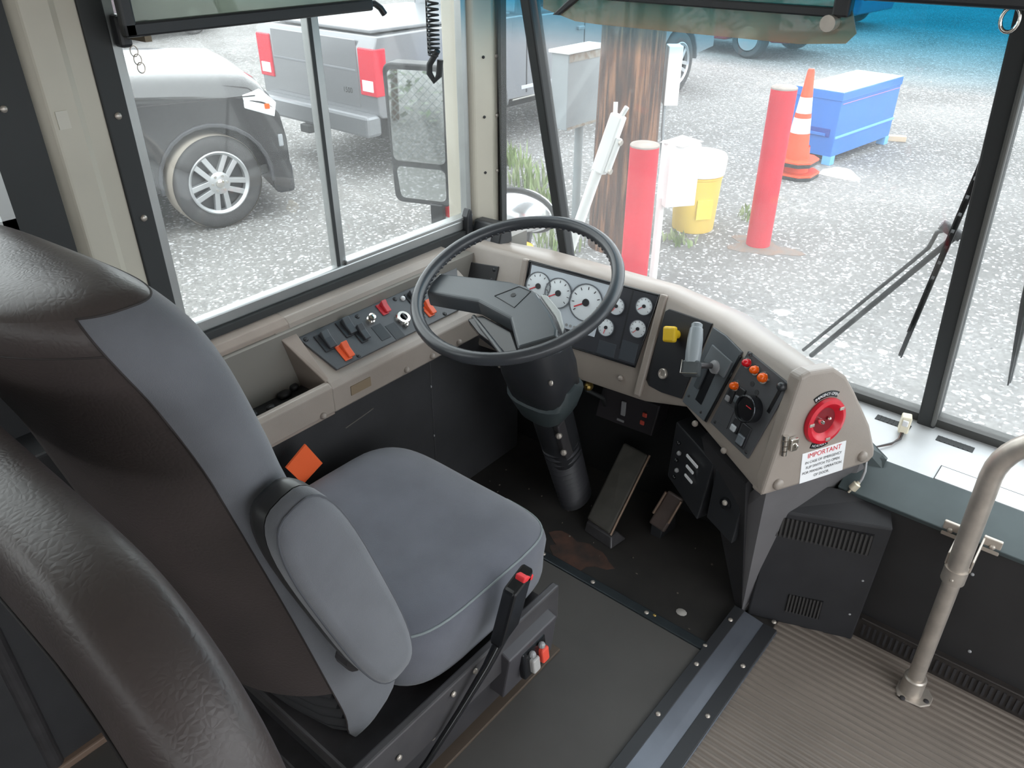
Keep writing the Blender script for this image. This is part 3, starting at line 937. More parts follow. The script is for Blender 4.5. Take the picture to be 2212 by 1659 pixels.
# clutter in tray
for i in range(9):
    px, py = random.uniform(-1.40, -1.32), random.uniform(.70, .89)
    q = MB().squad((px, py, .541), (random.uniform(.008, .016), random.uniform(.010, .02), .008), .7, .7, nu=10, nv=6).build('tray_clip', BLACKP, smooth=50)
    tag(q, 'small black plastic clip lying in the beige console tray', 'clip', 'black clips in the console tray')

# little monitor box on dash corner and black mirror foot
mb_ = thing('corner_speaker', 'small black boxed speaker in the dash corner by the pillar', 'speaker', (-1.40, 1.60, .69))
MB().hexa([(-1.465, 1.565, .688), (-1.35, 1.565, .692), (-1.35, 1.625, .692), (-1.465, 1.62, .688), (-1.46, 1.585, .745), (-1.352, 1.585, .75), (-1.352, 1.62, .75), (-1.46, 1.62, .745)]).build('case', BLACKP, mb_, bevel=.006)
MB().hexa([(-1.452, 1.564, .694), (-1.385, 1.564, .697), (-1.385, 1.57, .697), (-1.452, 1.57, .694), (-1.45, 1.570, .712), (-1.385, 1.570, .716), (-1.385, 1.578, .716), (-1.45, 1.578, .712)]).build('front_plate', GREYP, mb_)
tag(MB().prism([(-1.478, 1.548, .698), (-1.478, 1.575, .698), (-1.478, 1.572, .775), (-1.478, 1.562, .782), (-1.478, 1.551, .76)], (.024, 0, 0)).build('latch_block', BLACKP, bevel=.004), 'upright black latch block at the front end of the window sill', 'latch')

# ================================================================ STEERING WHEEL
WC = V((-1.015, 1.23, .79))
WN = V((0, -math.sin(math.radians(20)), math.cos(math.radians(20))))
WX = V((1, 0, 0))
WY = WN.cross(WX)          # forward-up in wheel plane
stw = thing('steering_wheel', 'large black two spoke steering wheel on its column', 'steering wheel', (-1.015, 1.52, 0))
wp = lambda a, b, h=0.0: WC + WX * a + WY * b + WN * h
wr_ = []
for i in range(72):
    a = 2 * math.pi * i / 72
    wr_.append(wp(.226 * math.cos(a), .226 * math.sin(a)))
MB().tube(wr_, .0145, 14, loop=True).build('rim', mat('wheel_black', (60, 62, 66), 0.27, bump=0.05, bscale=400), stw, smooth=60)
# finger grips on underside of the rim
gr = MB()
for i in range(90):
    a = 2 * math.pi * i / 90
    gr.sphere(wp(.2155 * math.cos(a), .2155 * math.sin(a), -.006), .0050, 6, 4)
gr.build('finger_grip', MATS['wheel_black'], stw, smooth=60)
# hub pad and spoke: broad two-arm pad (left arm up-left, lower arm down right)
HUBM = mat('hub_black', (82, 86, 90), 0.26, bump=0.05, bscale=500)


def slab(outline, h0, h1, inset, name, m):
    mbq = MB()
    n = len(outline)
    cx_ = sum(p[0] for p in outline) / n
    cy_ = sum(p[1] for p in outline) / n
    lo_ = [wp(p[0], p[1], p[2] if len(p) > 2 else h0) for p in outline]
    hi_ = [wp(p[0] + (cx_ - p[0]) * inset, p[1] + (cy_ - p[1]) * inset, h1 if len(p) < 4 else p[3]) for p in outline]
    mbq.loft([lo_, hi_])
    return mbq.build(name, m, stw, bevel=.007, seg=3)


pad = slab([(-.206, -.094), (-.222, -.060), (-.224, -.024), (-.126, .000), (-.035, .022), (.010, .024), (.048, .015), (.121, -.028), (.163, -.062), (.176, -.082), (.118, -.148), (.043, -.080), (-.064, -.066)], -.062, -.016, .035, 'hub_pad', HUBM)
bd = MB()
ol = [(-.036, -.036), (-.004, .012), (.032, .010), (.030, -.048)]
bd.tube([wp(a, b, -.0155) for a, b in ol], .0011, 6, loop=True).build('horn_outline', BLACKP, pad)
MB().lathe(wp(.002, -.016, -.0165), WN, [(.006, 0), (.006, .0016)], 14).build('hub_emblem', BLACKG, pad)
MB().prism([wp(.055, .012, -.03), wp(.128, -.030, -.03), wp(.168, -.062, -.03), (wp(.160, -.045, -.03)), wp(.128, -.012, -.03), wp(.070, .018, -.03)], WN * .012).build('spoke_edge', mat('spoke_pale', (176, 178, 176), 0.35), pad, bevel=.003)
MB().prism([wp(-.05, -.075, -.065), wp(.045, -.088, -.065), wp(.095, -.128, -.065), wp(.085, -.15, -.065), wp(-.02, -.125, -.065), wp(-.075, -.10, -.065)], WN * .02).build('stalk_housing', BLACKG, stw, bevel=.004)
MB().tube([wp(-.07, -.085, -.05), wp(-.02, -.11, -.045), wp(.04, -.138, -.045), wp(.075, -.155, -.045)], .0055, 8).build('turn_signal_stalk', mat('stalk_grey', (92, 94, 96), 0.3), stw, smooth=60)
CA = lambda s: WC - WN * s
def colring(s, rx, ry, dx=0.0, n=24, e=.7):
    f = lambda w: math.copysign(abs(w) ** e, w)
    return [CA(s) + WX * (dx + rx * f(math.cos(2 * math.pi * i / n))) + WY * (ry * f(math.sin(2 * math.pi * i / n))) for i in range(n)]


MB().loft([colring(.05, .04, .04), colring(.08, .06, .055), colring(.16, .082, .07), colring(.26, .092, .075), colring(.335, .088, .07), colring(.36, .07, .055), colring(.365, .05, .05)]).build('column_shroud', mat('shroud_black', (44, 45, 48), 0.4, var=.06, scale=10), stw, smooth=50)
MB().loft([colring(.30, .098, .03, -.0), colring(.34, .097, .075), colring(.40, .07, .07), colring(.42, .055, .06)]).build('shroud_collar', mat('collar_slate', (58, 66, 68), 0.45), stw, smooth=50)
MB().loft([colring(.36, .05, .05), colring(.55, .046, .05), colring(.62, .044, .05)]).build('column_tube', BLACKP, stw, smooth=50)
bo = []
for i in range(13):
    s = .56 + i * .0215
    bo += [colring(s, .050 - i * .0006, .056, e=1), colring(s + .010, .043 - i * .0006, .049, e=1)]
MB().loft(bo).build('column_boot', mat('boot_rubber', (50, 50, 54), 0.5), stw, smooth=30)
MB().box(CA(.50) + V((.045, -.03, 0)), (.02, .03, .14), (WX, WY, WN)).build('column_clamp', SEATMETAL, stw, bevel=.004)
for s in (.40, .47, .54):
    MB().sphere(CA(s) + V((.052, -.048, 0)), .009, 8, 6).build('clamp_bolt', STEEL, stw)
screws([CA(.27) + V((-.085, -.05, 0)), CA(.25) + V((.082, -.055, 0))], (-.2, -1, .2), .007, stw, STEEL)

# ================================================================ PEDALS
bp_ = thing('brake_pedal', 'long floor hinged brake treadle with a bright metal edge', 'pedal', (-.88, 1.5, 0))
a0, a1, b0, b1 = V((-.925, 1.435, .035)), V((-.838, 1.420, .035)), V((-.928, 1.610, .200)), V((-.842, 1.602, .200))
pn = (a1 - a0).cross(b0 - a0).normalized()
if pn.z < 0:
    pn = -pn
MB().prism([a0, a1, b1, b0], -pn * .012).build('treadle', mat('pedal_rubber', (72, 69, 64), 0.6, var=.15, scale=20), bp_, bevel=.006)
MB().tube([a1 - pn * .004 + V((.003, 0, 0)), b1 - pn * .004 + V((.003, 0, 0))], .0035, 8).build('edge_strip', mat('worn_steel', (168, 144, 128), 0.35, 0.7), bp_)
MB().hexa([(-.92, 1.42, 0), (-.82, 1.405, 0), (-.81, 1.47, 0), (-.92, 1.49, 0), (-.92, 1.43, .03), (-.83, 1.42, .03), (-.83, 1.45, .03), (-.92, 1.46, .03)]).build('hinge_base', SEATMETAL, bp_, bevel=.004)
MB().cyl((-.885, 1.59, .17), (-.885, 1.69, .10), .012).build('push_rod', SEATMETAL, bp_)
ap_ = thing('accelerator_pedal', 'small worn accelerator pedal right of the brake treadle', 'pedal', (-.74, 1.55, 0))
c0, c1, d0, d1 = V((-.785, 1.535, .03)), V((-.730, 1.525, .03)), V((-.757, 1.575, .135)), V((-.705, 1.565, .135))
pn2 = (c1 - c0).cross(d0 - c0).normalized()
if pn2.z < 0:
    pn2 = -pn2
MB().prism([c0, c1, d1, d0], -pn2 * .012).build('pad', mat('pedal_worn', (92, 80, 76), 0.45, var=.2, scale=15), ap_, bevel=.008)
for s in (0, 1):
    e0, e1 = (c0, d0) if s == 0 else (c1, d1)
    MB().tube([e0 * .7 + e1 * .3 + pn2 * .002, e0 * .05 + e1 * .95 + pn2 * .002], .004, 8).build('worn_edge', MATS['worn_steel'], ap_)
MB().hexa([(-.77, 1.53, 0), (-.74, 1.53, 0), (-.73, 1.60, 0), (-.76, 1.60, 0), (-.775, 1.54, .035), (-.745, 1.54, .035), (-.735, 1.585, .10), (-.755, 1.585, .10)]).build('pedal_arm', BLACKP, ap_)

# ================================================================ HEATER BOX
hb = thing('heater_box', 'black metal heater box with slotted vents below the dash end', 'heater', (-.32, 1.50, 0))
h0, h1 = V((-.432, 1.430, 0)), V((-.205, 1.515, 0))
hd_ = (h1 - h0).normalized()
hn_ = V((hd_.y, -hd_.x, 0))
hp = lambda s, z, h=0.0: h0 + hd_ * s + V((0, 0, z)) + hn_ * h
HW = (h1 - h0).length
MB().add([hp(0, 0), hp(HW, 0), hp(HW + .01, 0, -.12), hp(0, 0, -.12), hp(.008, .335), hp(HW + .012, .352), hp(HW + .0, .385, -.07), hp(.03, .385, -.06)],
         [(0, 3, 2, 1), (0, 1, 5, 4), (1, 2, 6, 5), (2, 3, 7, 6), (3, 0, 4, 7), (4, 5, 6, 7)]).build('case', mat('heater_black', (44, 44, 47), 0.55, var=.12, scale=14), hb, bevel=.004)
for (s0, s1, z0, z1, n) in ((.018, .222, .270, .322, 21), (.082, .160, .045, .098, 10)):
    MB().prism([hp(s0, z0 if n < 15 else z0 + .004, .0), hp(s1, z0 - .004, .0), hp(s1, z1 + (.004 if n < 15 else .006), .0), hp(s0, z1, .0)], hn_ * .0012).build('vent_backing', BLACKG, hb)
    first = None
    for i in range(n):
        s_ = s0 + (s1 - s0) * (i + .5) / n
        p = hp(s_, (z0 + z1) / 2, .002)
        if first is None:
            first = MB().box(p, ((s1 - s0) / n * .5, .004, z1 - z0 + .004), (hd_, hn_, V((0, 0, 1)))).build('louver_slat', mat('louver', (62, 60, 60), 0.5), hb, origin=p)
        else:
            inst(first, 'louver_slat', p, hb)
screws([hp(HW - .015, .19, .0), hp(HW - .02, .08, .0)], hn_, .003, hb, GREYP)

# ================================================================ GRAB POLE
gp_ = thing('grab_pole', 'bare metal grab rail bolted to the ribbed floor and front wall', 'grab rail', (-.052, 1.452, 0))
pts = [V((-.052, 1.452, .0)), V((-.056, 1.452, .36)), V((-.060, 1.456, .60))]
c_ = V((-.060, 1.456, .60))
for i in range(1, 9):
    a = math.radians(i * 9)
    pts.append(V((-.060 + .13 * (1 - math.cos(a)), 1.456, .60 + .13 * math.sin(a))))
pts.append(V((.14, 1.45, .768)))
pts.append(V((.45, 1.43, .86)))
MB().tube([V((-.052, 1.452, 0)), V((-.0555, 1.452, .36))], .0168, 18).build('lower_tube', STEEL, gp_, smooth=60)
MB().tube(pts[1:], .0198, 18).build('upper_tube', STEEL, gp_, smooth=60)
MB().lathe((-.052, 1.452, 0), (0, 0, 1), [(.024, .003), (.0235, .05), (.0205, .053)], 22).build('base_socket', STEEL, gp_, smooth=40)
MB().prism([(-.052 + x_, 1.452 + y_, 0.001) for x_, y_ in ((-.028, -.012), (-.02, -.03), (0, -.034), (.03, -.03), (.045, -.012), (.045, .012), (.03, .03), (-.02, .03), (-.028, .012))], (0, 0, .005)).build('base_flange', STEEL, gp_, bevel=.002)
screws([(-.017, 1.444, .006), (-.06, 1.420, .006)], (0, 0, 1), .006, gp_, SEAM, 'bolt_hole')
MB().ring((-.056, 1.452, .365), (0, 0, 1), [(.0176, -.022), (.0225, -.022), (.0225, .012), (.0176, .012)], 22).build('collar', STEEL, gp_, smooth=40)
screws([(-.056, 1.429, .358)], (0, -1, 0), .004, gp_, STEEL)
brk = MB()
for s_ in (-1, 1):
    xx = -.056 + s_ * .020
    brk.bx(min(xx, xx + s_ * .004), max(xx, xx + s_ * .004), 1.45, 1.555, .375, .405)
    brk.bx(min(xx, xx + s_ * .035), max(xx, xx + s_ * .035), 1.542, 1.550, .372, .408)
brk.build('wall_bracket', mat('bracket_pale', (190, 180, 170), 0.4, 0.5), gp_, bevel=.002)
screws([(-.056 - .04, 1.541, .39), (-.056 + .04, 1.541, .39)], (0, -1, 0), .006, gp_, STEEL)

# ================================================================ CABLES ON LEDGE
cn = thing('wire_connector', 'white plug connector on a twisted wire lying on the windshield ledge', 'connector', (-.285, 1.76, .43))
MB().box((-.275, 1.785, .455), (.022, .026, .040), (V((.95, .3, 0)), V((-.3, .95, 0)), V((0, .2, 1)))).build('plug', CREAMP, cn, bevel=.003)
MB().box((-.272, 1.772, .462), (.012, .006, .014)).build('plug_clip', WHITEP, cn, bevel=.001)
for k, m_ in enumerate((mat('wire_brown', (96, 74, 66), 0.5), mat('wire_dark', (56, 52, 52), 0.5))):
    MB().tube([(-.275 + .004 * k, 1.775, .437), (-.272 + .004 * k, 1.745, .434), (-.278, 1.71, .434 + .003 * k), (-.30, 1.675, .436), (-.335, 1.655, .438), (-.40, 1.65, .435)], .0022, 6).build('wire', m_, cn, smooth=60)
cx = thing('coax_plug', 'cream coax plug hanging on a thin cable under the dash end', 'plug', (-.295, 1.56, .40))
MB().tube([(-.300, 1.60, .445), (-.289, 1.565, .435), (-.289, 1.555, .420), (-.293, 1.548, .405)], .003, 6).build('cable', GREYP, cx, smooth=60)
MB().lathe((-.293, 1.548, .410), (-.4, -.3, -.85), [(.004, -.004), (.005, .0), (.009, .002), (.0095, .018), (.007, .02), (.003, .021), (.0025, .03)], 16).build('plug_body', mat('plug_cream', (222, 212, 190), 0.3, 0.3), cx, smooth=40)

# ================================================================ DRIVER SEAT
ds = thing('driver_seat', 'grey cloth and dark vinyl driver seat with raised armrest', 'seat', (-.98, .72, .012))
# cushion
CX_ = -.978
def cushion_pts():
    mbq = MB()
    nu, nv = 56, 22
    rings_ = []
    f = lambda w, e: math.copysign(abs(w) ** e, w)
    for i in range(nv + 1):
        a = -math.pi / 2 + math.pi * (0.012 + 0.976 * i / nv)
        rg = []
        for j in range(nu):
            b = 2 * math.pi * j / nu
            px = .264 * f(math.cos(a), .42) * f(math.cos(b), .45)
            py = .238 * f(math.cos(a), .42) * f(math.sin(b), .45)
            pz = .095 * f(math.sin(a), .55)
            ty = py / .238
            pz += .018 * abs(px / .262) ** 2.5 * (1 if pz > 0 else 0) - .010 * (ty > .5) * (ty - .5) * 2
            # side skirt on lower half drops
            if pz < 0:
                pz *= 1.15
                px *= .97
            rg.append(V((CX_ + px, .812 + py, .325 + pz)))
        rings_.append(rg)
    return mbq.loft(rings_), rings_


cq_, crs_ = cushion_pts()
cu_ = cq_.build('seat_cushion', FABRIC_D, ds, smooth=60)
MB().tube([crs_[14][k % 56] + V((.001, 0, 0)) for k in range(-13, 14)], .0024, 6).build('cushion_piping', mat('pale_piping', (128, 136, 138), 0.6), cu_, smooth=60)
# backrest loft
spine = []   # z, rear y, front y, half width, exponent
key = [(.235, .490, .50, .243), (.26, .478, .560, .256), (.31, .462, .628, .260), (.42, .440, .600, .262), (.60, .405, .545, .262), (.83, .356, .475, .262), (.92, .334, .455, .262), (1.02, .300, .430, .261), (1.08, .275, .408, .258), (1.12, .262, .385, .248), (1.148, .262, .362, .224), (1.163, .275, .340, .185), (1.168, .292, .318, .13)]
NR = 64
fex = lambda w, e: math.copysign(abs(w) ** e, w)


def resample(k, per):
    out = []
    n = len(k)
    for i in range(n - 1):
        p0, p1, p2, p3 = k[max(i - 1, 0)], k[i], k[i + 1], k[min(i + 2, n - 1)]
        for q in range(per):
            t = q / per
            out.append(tuple(.5 * (2 * b + (c - a) * t + (2 * a - 5 * b + 4 * c - d) * t * t + (-a + 3 * b - 3 * c + d) * t ** 3) for a, b, c, d in zip(p0, p1, p2, p3)))
    out.append(k[-1])
    return out


brs = []
for z, r, f_, hw in resample(key, 4):
    cy, hy = (r + f_) / 2, (f_ - r) / 2
    rg = []
    for j in range(NR):
        b = 2 * math.pi * j / NR
        sx_, sy_ = fex(math.cos(b), .5), fex(math.sin(b), .55)
        bulge = -.085 * (1 - abs(sx_) ** 2.2) if sy_ < 0 else .0
        px = -1.03 + (hw + .013) * sx_
        rg.append(V((px, cy + hy * sy_ + bulge * min(1, hy / .05), z - .07 * max(0, -.80 - px) * max(0, min(1, (z - 1.0) / .12)))))
    brs.append(rg)


def strip(rings_, idx):
    vs, fs = [], []
    m_ = len(idx)
    for rg in rings_:
        vs += [rg[i % NR] for i in idx]
    for i in range(len(rings_) - 1):
        for j in range(m_ - 1):
            a = i * m_ + j
            fs.append((a, a + 1, a + m_ + 1, a + m_))
    return vs, fs


RL, RR = 37, 59                           # left and right rear seams
TOPI = 39
front_idx = list(range(RR - NR, RL + 1))
back_idx = list(range(RL, RR + 1))
mbf = MB()
mbf.add(*strip(brs[:TOPI + 1], front_idx))
bk_ = mbf.build('backrest', FABRIC, ds, smooth=70)
mbb = MB()
mbb.add(*strip(brs[11:TOPI + 1], back_idx))
mbb.build('back_cover', VINYL, ds, smooth=70)
top = MB()
top.loft(brs[TOPI:], caps=True)
top.build('top_cover', VINYL, ds, smooth=75)
VSEAM = mat('vinyl_seam', (44, 38, 38), 0.7)
for q in (RR, RL):
    MB().tube([brs[i][q] for i in range(1, TOPI + 1)], .0014, 6).build('side_seam', VSEAM, bk_, smooth=60)
MB().tube([brs[TOPI][j % NR] for j in front_idx], .0013, 6).build('top_seam', VSEAM, bk_, smooth=60)
MB().tube([brs[34][j] for j in back_idx], .0012, 6).build('back_seam', VSEAM, bk_, smooth=60)
# pleated lower back
pg = MB()
rr = []
for i in range(37):
    z = .235 + .20 * i / 36
    off = .007 * math.sin(i * math.pi / 3.0)
    y = .490 - (z - .235) * .21 + off
    rr.append([V((-1.26, y, z)), V((-1.15, y - .03, z)), V((-1.0, y - .04, z)), V((-.90, y - .03, z)), V((-.82, y - .012, z)), V((-.785, y + .008, z)), V((-.785, y + .04, z)), V((-1.26, y + .04, z))])
pg.loft(rr).build('pleated_bellows', BELLOWS, ds, smooth=60)
# armrest
AX = V((0, .30, -.954)).normalized()      # down along the pad
AY = V((0, .954, .30)).normalized()
ac = V((-.705, .468, .660))
outl2 = []
for i in range(40):
    b = 2 * math.pi * i / 40
    s_ = .228 * fex(math.sin(b), .6)
    w_ = (.054 - .003 * (s_ / .228)) * fex(math.cos(b), .6)
    outl2.append((s_, w_))
rgs = []
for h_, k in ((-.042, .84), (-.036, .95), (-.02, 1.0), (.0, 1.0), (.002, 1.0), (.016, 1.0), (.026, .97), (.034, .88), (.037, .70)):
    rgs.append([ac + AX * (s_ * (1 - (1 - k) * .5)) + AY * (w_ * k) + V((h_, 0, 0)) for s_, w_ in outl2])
ar = MB().loft(rgs[4:]).build('armrest', FABRIC, ds, smooth=60)
MB().loft(rgs[:4]).build('armrest_shade_side', mat('arm_shade', (50, 50, 51), 0.4), ar, smooth=60)  # inner half coloured dark to paint the shadow gap beside the backrest
MB().tube([rgs[6][i] for i in range(40)], .0018, 6, loop=True).build('armrest_piping', mat('piping_grey', (84, 86, 92), 0.8), ar)
MB().cyl((-.77, .50, .48), (-.73, .50, .48), .03).build('armrest_pivot', SEATMETAL, ar)
# base: suspension carriage and plinth
MB().bx(-1.235, -.70, .44, .975, .195, .232).build('upper_carriage', SEATMETAL, ds, bevel=.006)
MB().bx(-.712, -.694, .42, .99, .175, .275).build('side_rail', mat('rail_grey', (84, 82, 84), 0.38, 0.3, var=.1, scale=15), ds, bevel=.004)
MB().hexa([(-.75, .45, .03), (-.735, .45, .03), (-.735, 1.02, .03), (-.75, 1.02, .03), (-.735, .42, .20), (-.715, .42, .20), (-.715, .99, .20), (-.735, .99, .20)]).build('side_plate', mat('plate_dark', (66, 65, 68), 0.42, 0.2, var=.12, scale=12), ds, bevel=.003)
MB().bx(-1.22, -.745, .44, 1.03, .012, .05).build('plinth', SEATMETAL, ds, bevel=.005)
MB().bx(-.757, -.715, .42, 1.035, .012, .020).build('slide_rail', mat('rail_brown', (92, 80, 70), 0.5, 0.3), ds, bevel=.002)
MB().bx(-1.20, -.76, .48, .97, .05, .20).build('suspension_cover', BELLOWS, ds, bevel=.01)
# switch box and air switches
sb = MB().hexa([(-.735, .80, .10), (-.690, .80, .10), (-.690, .965, .10), (-.735, .965, .10), (-.720, .80, .245), (-.672, .80, .225), (-.672, .955, .225), (-.720, .955, .245)]).build('control_box', mat('ctl_box', (72, 70, 74), 0.42), ds, bevel=.004)
MB().box((-.676, .878, .170), (.016, .075, .070), (V((1, 0, .12)).normalized(), V((0, 1, 0)), V((-.12, 0, 1)).normalized())).build('switch_recess', BLACKG, sb, bevel=.004)
MB().box((-.664, .900, .166), (.016, .022, .036), (V((1, 0, .12)).normalized(), V((0, 1, 0)), V((-.12, 0, 1)).normalized())).build('air_switch', mat('switch_red', (232, 84, 66), 0.4), sb, bevel=.004)
MB().box((-.664, .870, .162), (.016, .022, .036), (V((1, 0, .12)).normalized(), V((0, 1, 0)), V((-.12, 0, 1)).normalized())).build('air_switch', mat('switch_grey', (176, 174, 172), 0.4), sb, bevel=.004)
for y in (.862, .893):
    MB().sphere((-.664, y, .198), .008, 8, 6).build('switch_boss', GREYP, sb)
# belt buckle on stalk
bk = MB().box((-.668, .800, .385), (.030, .062, .118), (V((1, 0, .0)), V((0, .93, .36)).normalized(), V((0, .36, .93)).normalized() * 1.0)).build('belt_buckle', BLACKG, ds, bevel=.006)
b_ax = V((0, .36, .93)).normalized()
MB().box(V((-.668, .800, .385)) + b_ax * .057 + V((.004, .012, 0)), (.022, .030, .012), (V((1, 0, 0)), V((0, .93, -.36)).normalized(), b_ax)).build('buckle_button', mat('buckle_red', (232, 60, 66), 0.4), bk, bevel=.003)
MB().tube([(-.668, .782, .335), (-.670, .73, .28), (-.676, .66, .22), (-.684, .58, .155), (-.70, .53, .10)], [.012, .009, .007, .006, .006], 10).build('buckle_stalk', BLACKG, bk, smooth=60)
MB().sphere((-.70, .53, .09), (.02, .04, .03), 12, 8).build('stalk_anchor', BLACKP, bk, smooth=60)
screws([(-.690, .66, .255), (-.690, .72, .262), (-.712, .62, .15), (-.690, .52, .225)], (1, 0, .1), .006, ds, STEEL)
# orange webbing tag at the far side
MB().hexa([(-1.25, .767, .40), (-1.25, .733, .465), (-1.245, .733, .465), (-1.245, .767, .40), (-1.25, .825, .425), (-1.25, .790, .496), (-1.245, .790, .496), (-1.245, .825, .425)]).build('orange_strap', ORANGETAG, ds)

# ================================================================ PADDED BARRIER behind driver
pb = thing('padded_barrier', 'dark creased vinyl padded rail behind the driver seat', 'barrier', (-.85, .15, .012))
path = []
for xx in (-1.32, -1.1, -.9, -.75, -.66):
    path.append(V((xx, .142, .985)))
for i in range(1, 10):
    a = math.radians(90 - i * 9)
    path.append(V((-.60 + .17 * math.cos(a), .142, .815 + .17 * math.sin(a))))
for z in (.72, .55, .35, .15):
    path.append(V((-.43, .142, z)))
path[5:5] = []
sec = []
for i, p in enumerate(path):
    d = (path[min(i + 1, len(path) - 1)] - path[max(i - 1, 0)]).normalized()
    out = V((0, 1, 0)).cross(d).normalized()
    if out.dot(V((.3, 0, 1))) < 0:
        out = -out
    rg = []
    for j in range(24):
        b = 2 * math.pi * j / 24
        rg.append(p + out * (.072 * fex(math.sin(b), .75)) + V((0, 1, 0)) * (.047 * fex(math.cos(b), .65)))
    sec.append(rg)
MB().loft(sec).build('pad', VINYL, pb, smooth=70, sub=1)
MB().tube([rg[13] + V((0, -.0006, 0)) for rg in sec], .0014, 6).build('pad_seam', mat('pad_seam_dark', (26, 22, 22), 0.8), pb, smooth=60)
MB().cyl((-.43, .15, .012), (-.43, .15, .2), .016).build('leg', SEATMETAL, pb)
MB().cyl((-1.32, .15, .012), (-1.32, .15, .99), .016).build('leg', SEATMETAL, pb)

# ================================================================ VISORS, CORD, HOOKS
sv = thing('side_visor', 'smoked green sun visor in a black frame over the driver window', 'visor', (-1.40, .95, 1.30))
MB().bx(-1.402, -1.398, .69, 1.20, 1.33, 1.62).build('visor_panel', GLASS_GREEN, sv)
MB().bx(-1.410, -1.390, .675, 1.215, 1.315, 1.338).build('bottom_rail', BLACKP, sv, bevel=.004)
MB().bx(-1.410, -1.390, .675, .697, 1.315, 1.66).build('side_rail', BLACKP, sv, bevel=.004)
MB().tube([(-1.40, 1.205, 1.327), (-1.40, 1.225, 1.328), (-1.398, 1.24, 1.318), (-1.395, 1.248, 1.305)], .007, 8).build('corner_tip', BLACKP, sv, smooth=60)
kh = thing('knob_catch', 'black rubber visor catch with a ring chain at the window edge', 'catch', (-1.45, .695, 1.30))
MB().bx(-1.478, -1.45, .692, .714, 1.292, 1.345).build('block', BLACKP, kh, bevel=.006)
MB().bx(-1.45, -1.40, .710, .722, 1.305, 1.340).build('tab', mat('brass_tab', (120, 108, 92), 0.4, 0.5), kh)
for i in range(3):
    c = V((-1.452, .712 + .003 * i, 1.286 - .014 * i))
    MB().tube([c + V((0, .007 * math.cos(2 * math.pi * k / 14), .009 * math.sin(2 * math.pi * k / 14))) for k in range(14)], .0011, 5, loop=True).build('ring', STEEL, kh)
fv = thing('front_visor', 'smoked brown plastic sun visor on a black rail before the windshield', 'visor', (-.85, 1.55, 1.28))
vis = [(-1.20, 1.306), (-1.11, 1.286), (-1.05, 1.284), (-.60, 1.284), (-.515, 1.292), (-.500, 1.31), (-.52, 1.36), (-.54, 1.62), (-1.20, 1.62)]
MB().prism([(x_, 1.55, z_) for x_, z_ in vis], (0, .004, 0)).build('visor_panel', GLASS_SMOKE, fv)
MB().hexa([(-1.10, 1.54, 1.333), (-.53, 1.54, 1.333), (-.53, 1.56, 1.333), (-1.10, 1.56, 1.333), (-1.10, 1.54, 1.348), (-.53, 1.54, 1.350), (-.53, 1.56, 1.350), (-1.10, 1.56, 1.348)]).build('rail', BLACKP, fv, bevel=.003)
MB().hexa([(-1.172, 1.545, 1.295), (-1.152, 1.545, 1.295), (-1.152, 1.56, 1.295), (-1.172, 1.56, 1.295), (-1.10, 1.545, 1.35), (-1.07, 1.545, 1.35), (-1.07, 1.56, 1.35), (-1.10, 1.56, 1.35)]).build('arm_link', BLACKP, fv, bevel=.003)
MB().cyl((-.545, 1.525, 1.325), (-.545, 1.57, 1.325), .014).build('visor_bracket', STEEL, fv, smooth=40)
MB().bx(-.545, -.515, 1.535, 1.56, 1.335, 1.38).build('bracket_block', BLACKP, fv, bevel=.004)
hk = MB().tube([V((-.262 + .013 * math.cos(2 * math.pi * k / 18), 1.52, 1.352 + .018 * math.sin(2 * math.pi * k / 18))) for k in range(18)], .0032, 8, loop=True).build('hook_ring', CHROME, smooth=60)
tag(hk, 'small chrome ring hanging below the black header trim', 'ring')
cd = thing('coiled_cord', 'black coiled handset cord hanging beside the front pillar', 'cord', (-1.40, 1.40, 1.14))
cp = []
for i in range(260):
    t_ = i / 259
    z = 1.44 - .235 * t_ ** .62
    a = 2 * math.pi * 17 * t_
    cp.append(V((-1.396 + .0125 * math.cos(a) - .004 * t_, 1.396 + .0125 * math.sin(a), z)))
MB().tube(cp, .0024, 6).build('coil', RUBBER, cd, smooth=60)
MB().tube([cp[-1] + V((0, 0, .012)), (-1.412, 1.392, 1.185), (-1.414, 1.392, 1.165), (-1.405, 1.398, 1.148), (-1.396, 1.405, 1.160), (-1.392, 1.408, 1.195)], .0075, 8).build('cord_end', RUBBER, cd, smooth=60)
MB().tube([(-1.408, 1.388, 1.46), (-1.409, 1.388, 1.36), (-1.411, 1.389, 1.21)], .0022, 6).build('hanging_strand', RUBBER, cd, smooth=60)

# ================================================================ WIPERS
def wpt(x, z, h=.03):
    return WS(x, z) + V((0, 1, .345)).normalized() * h


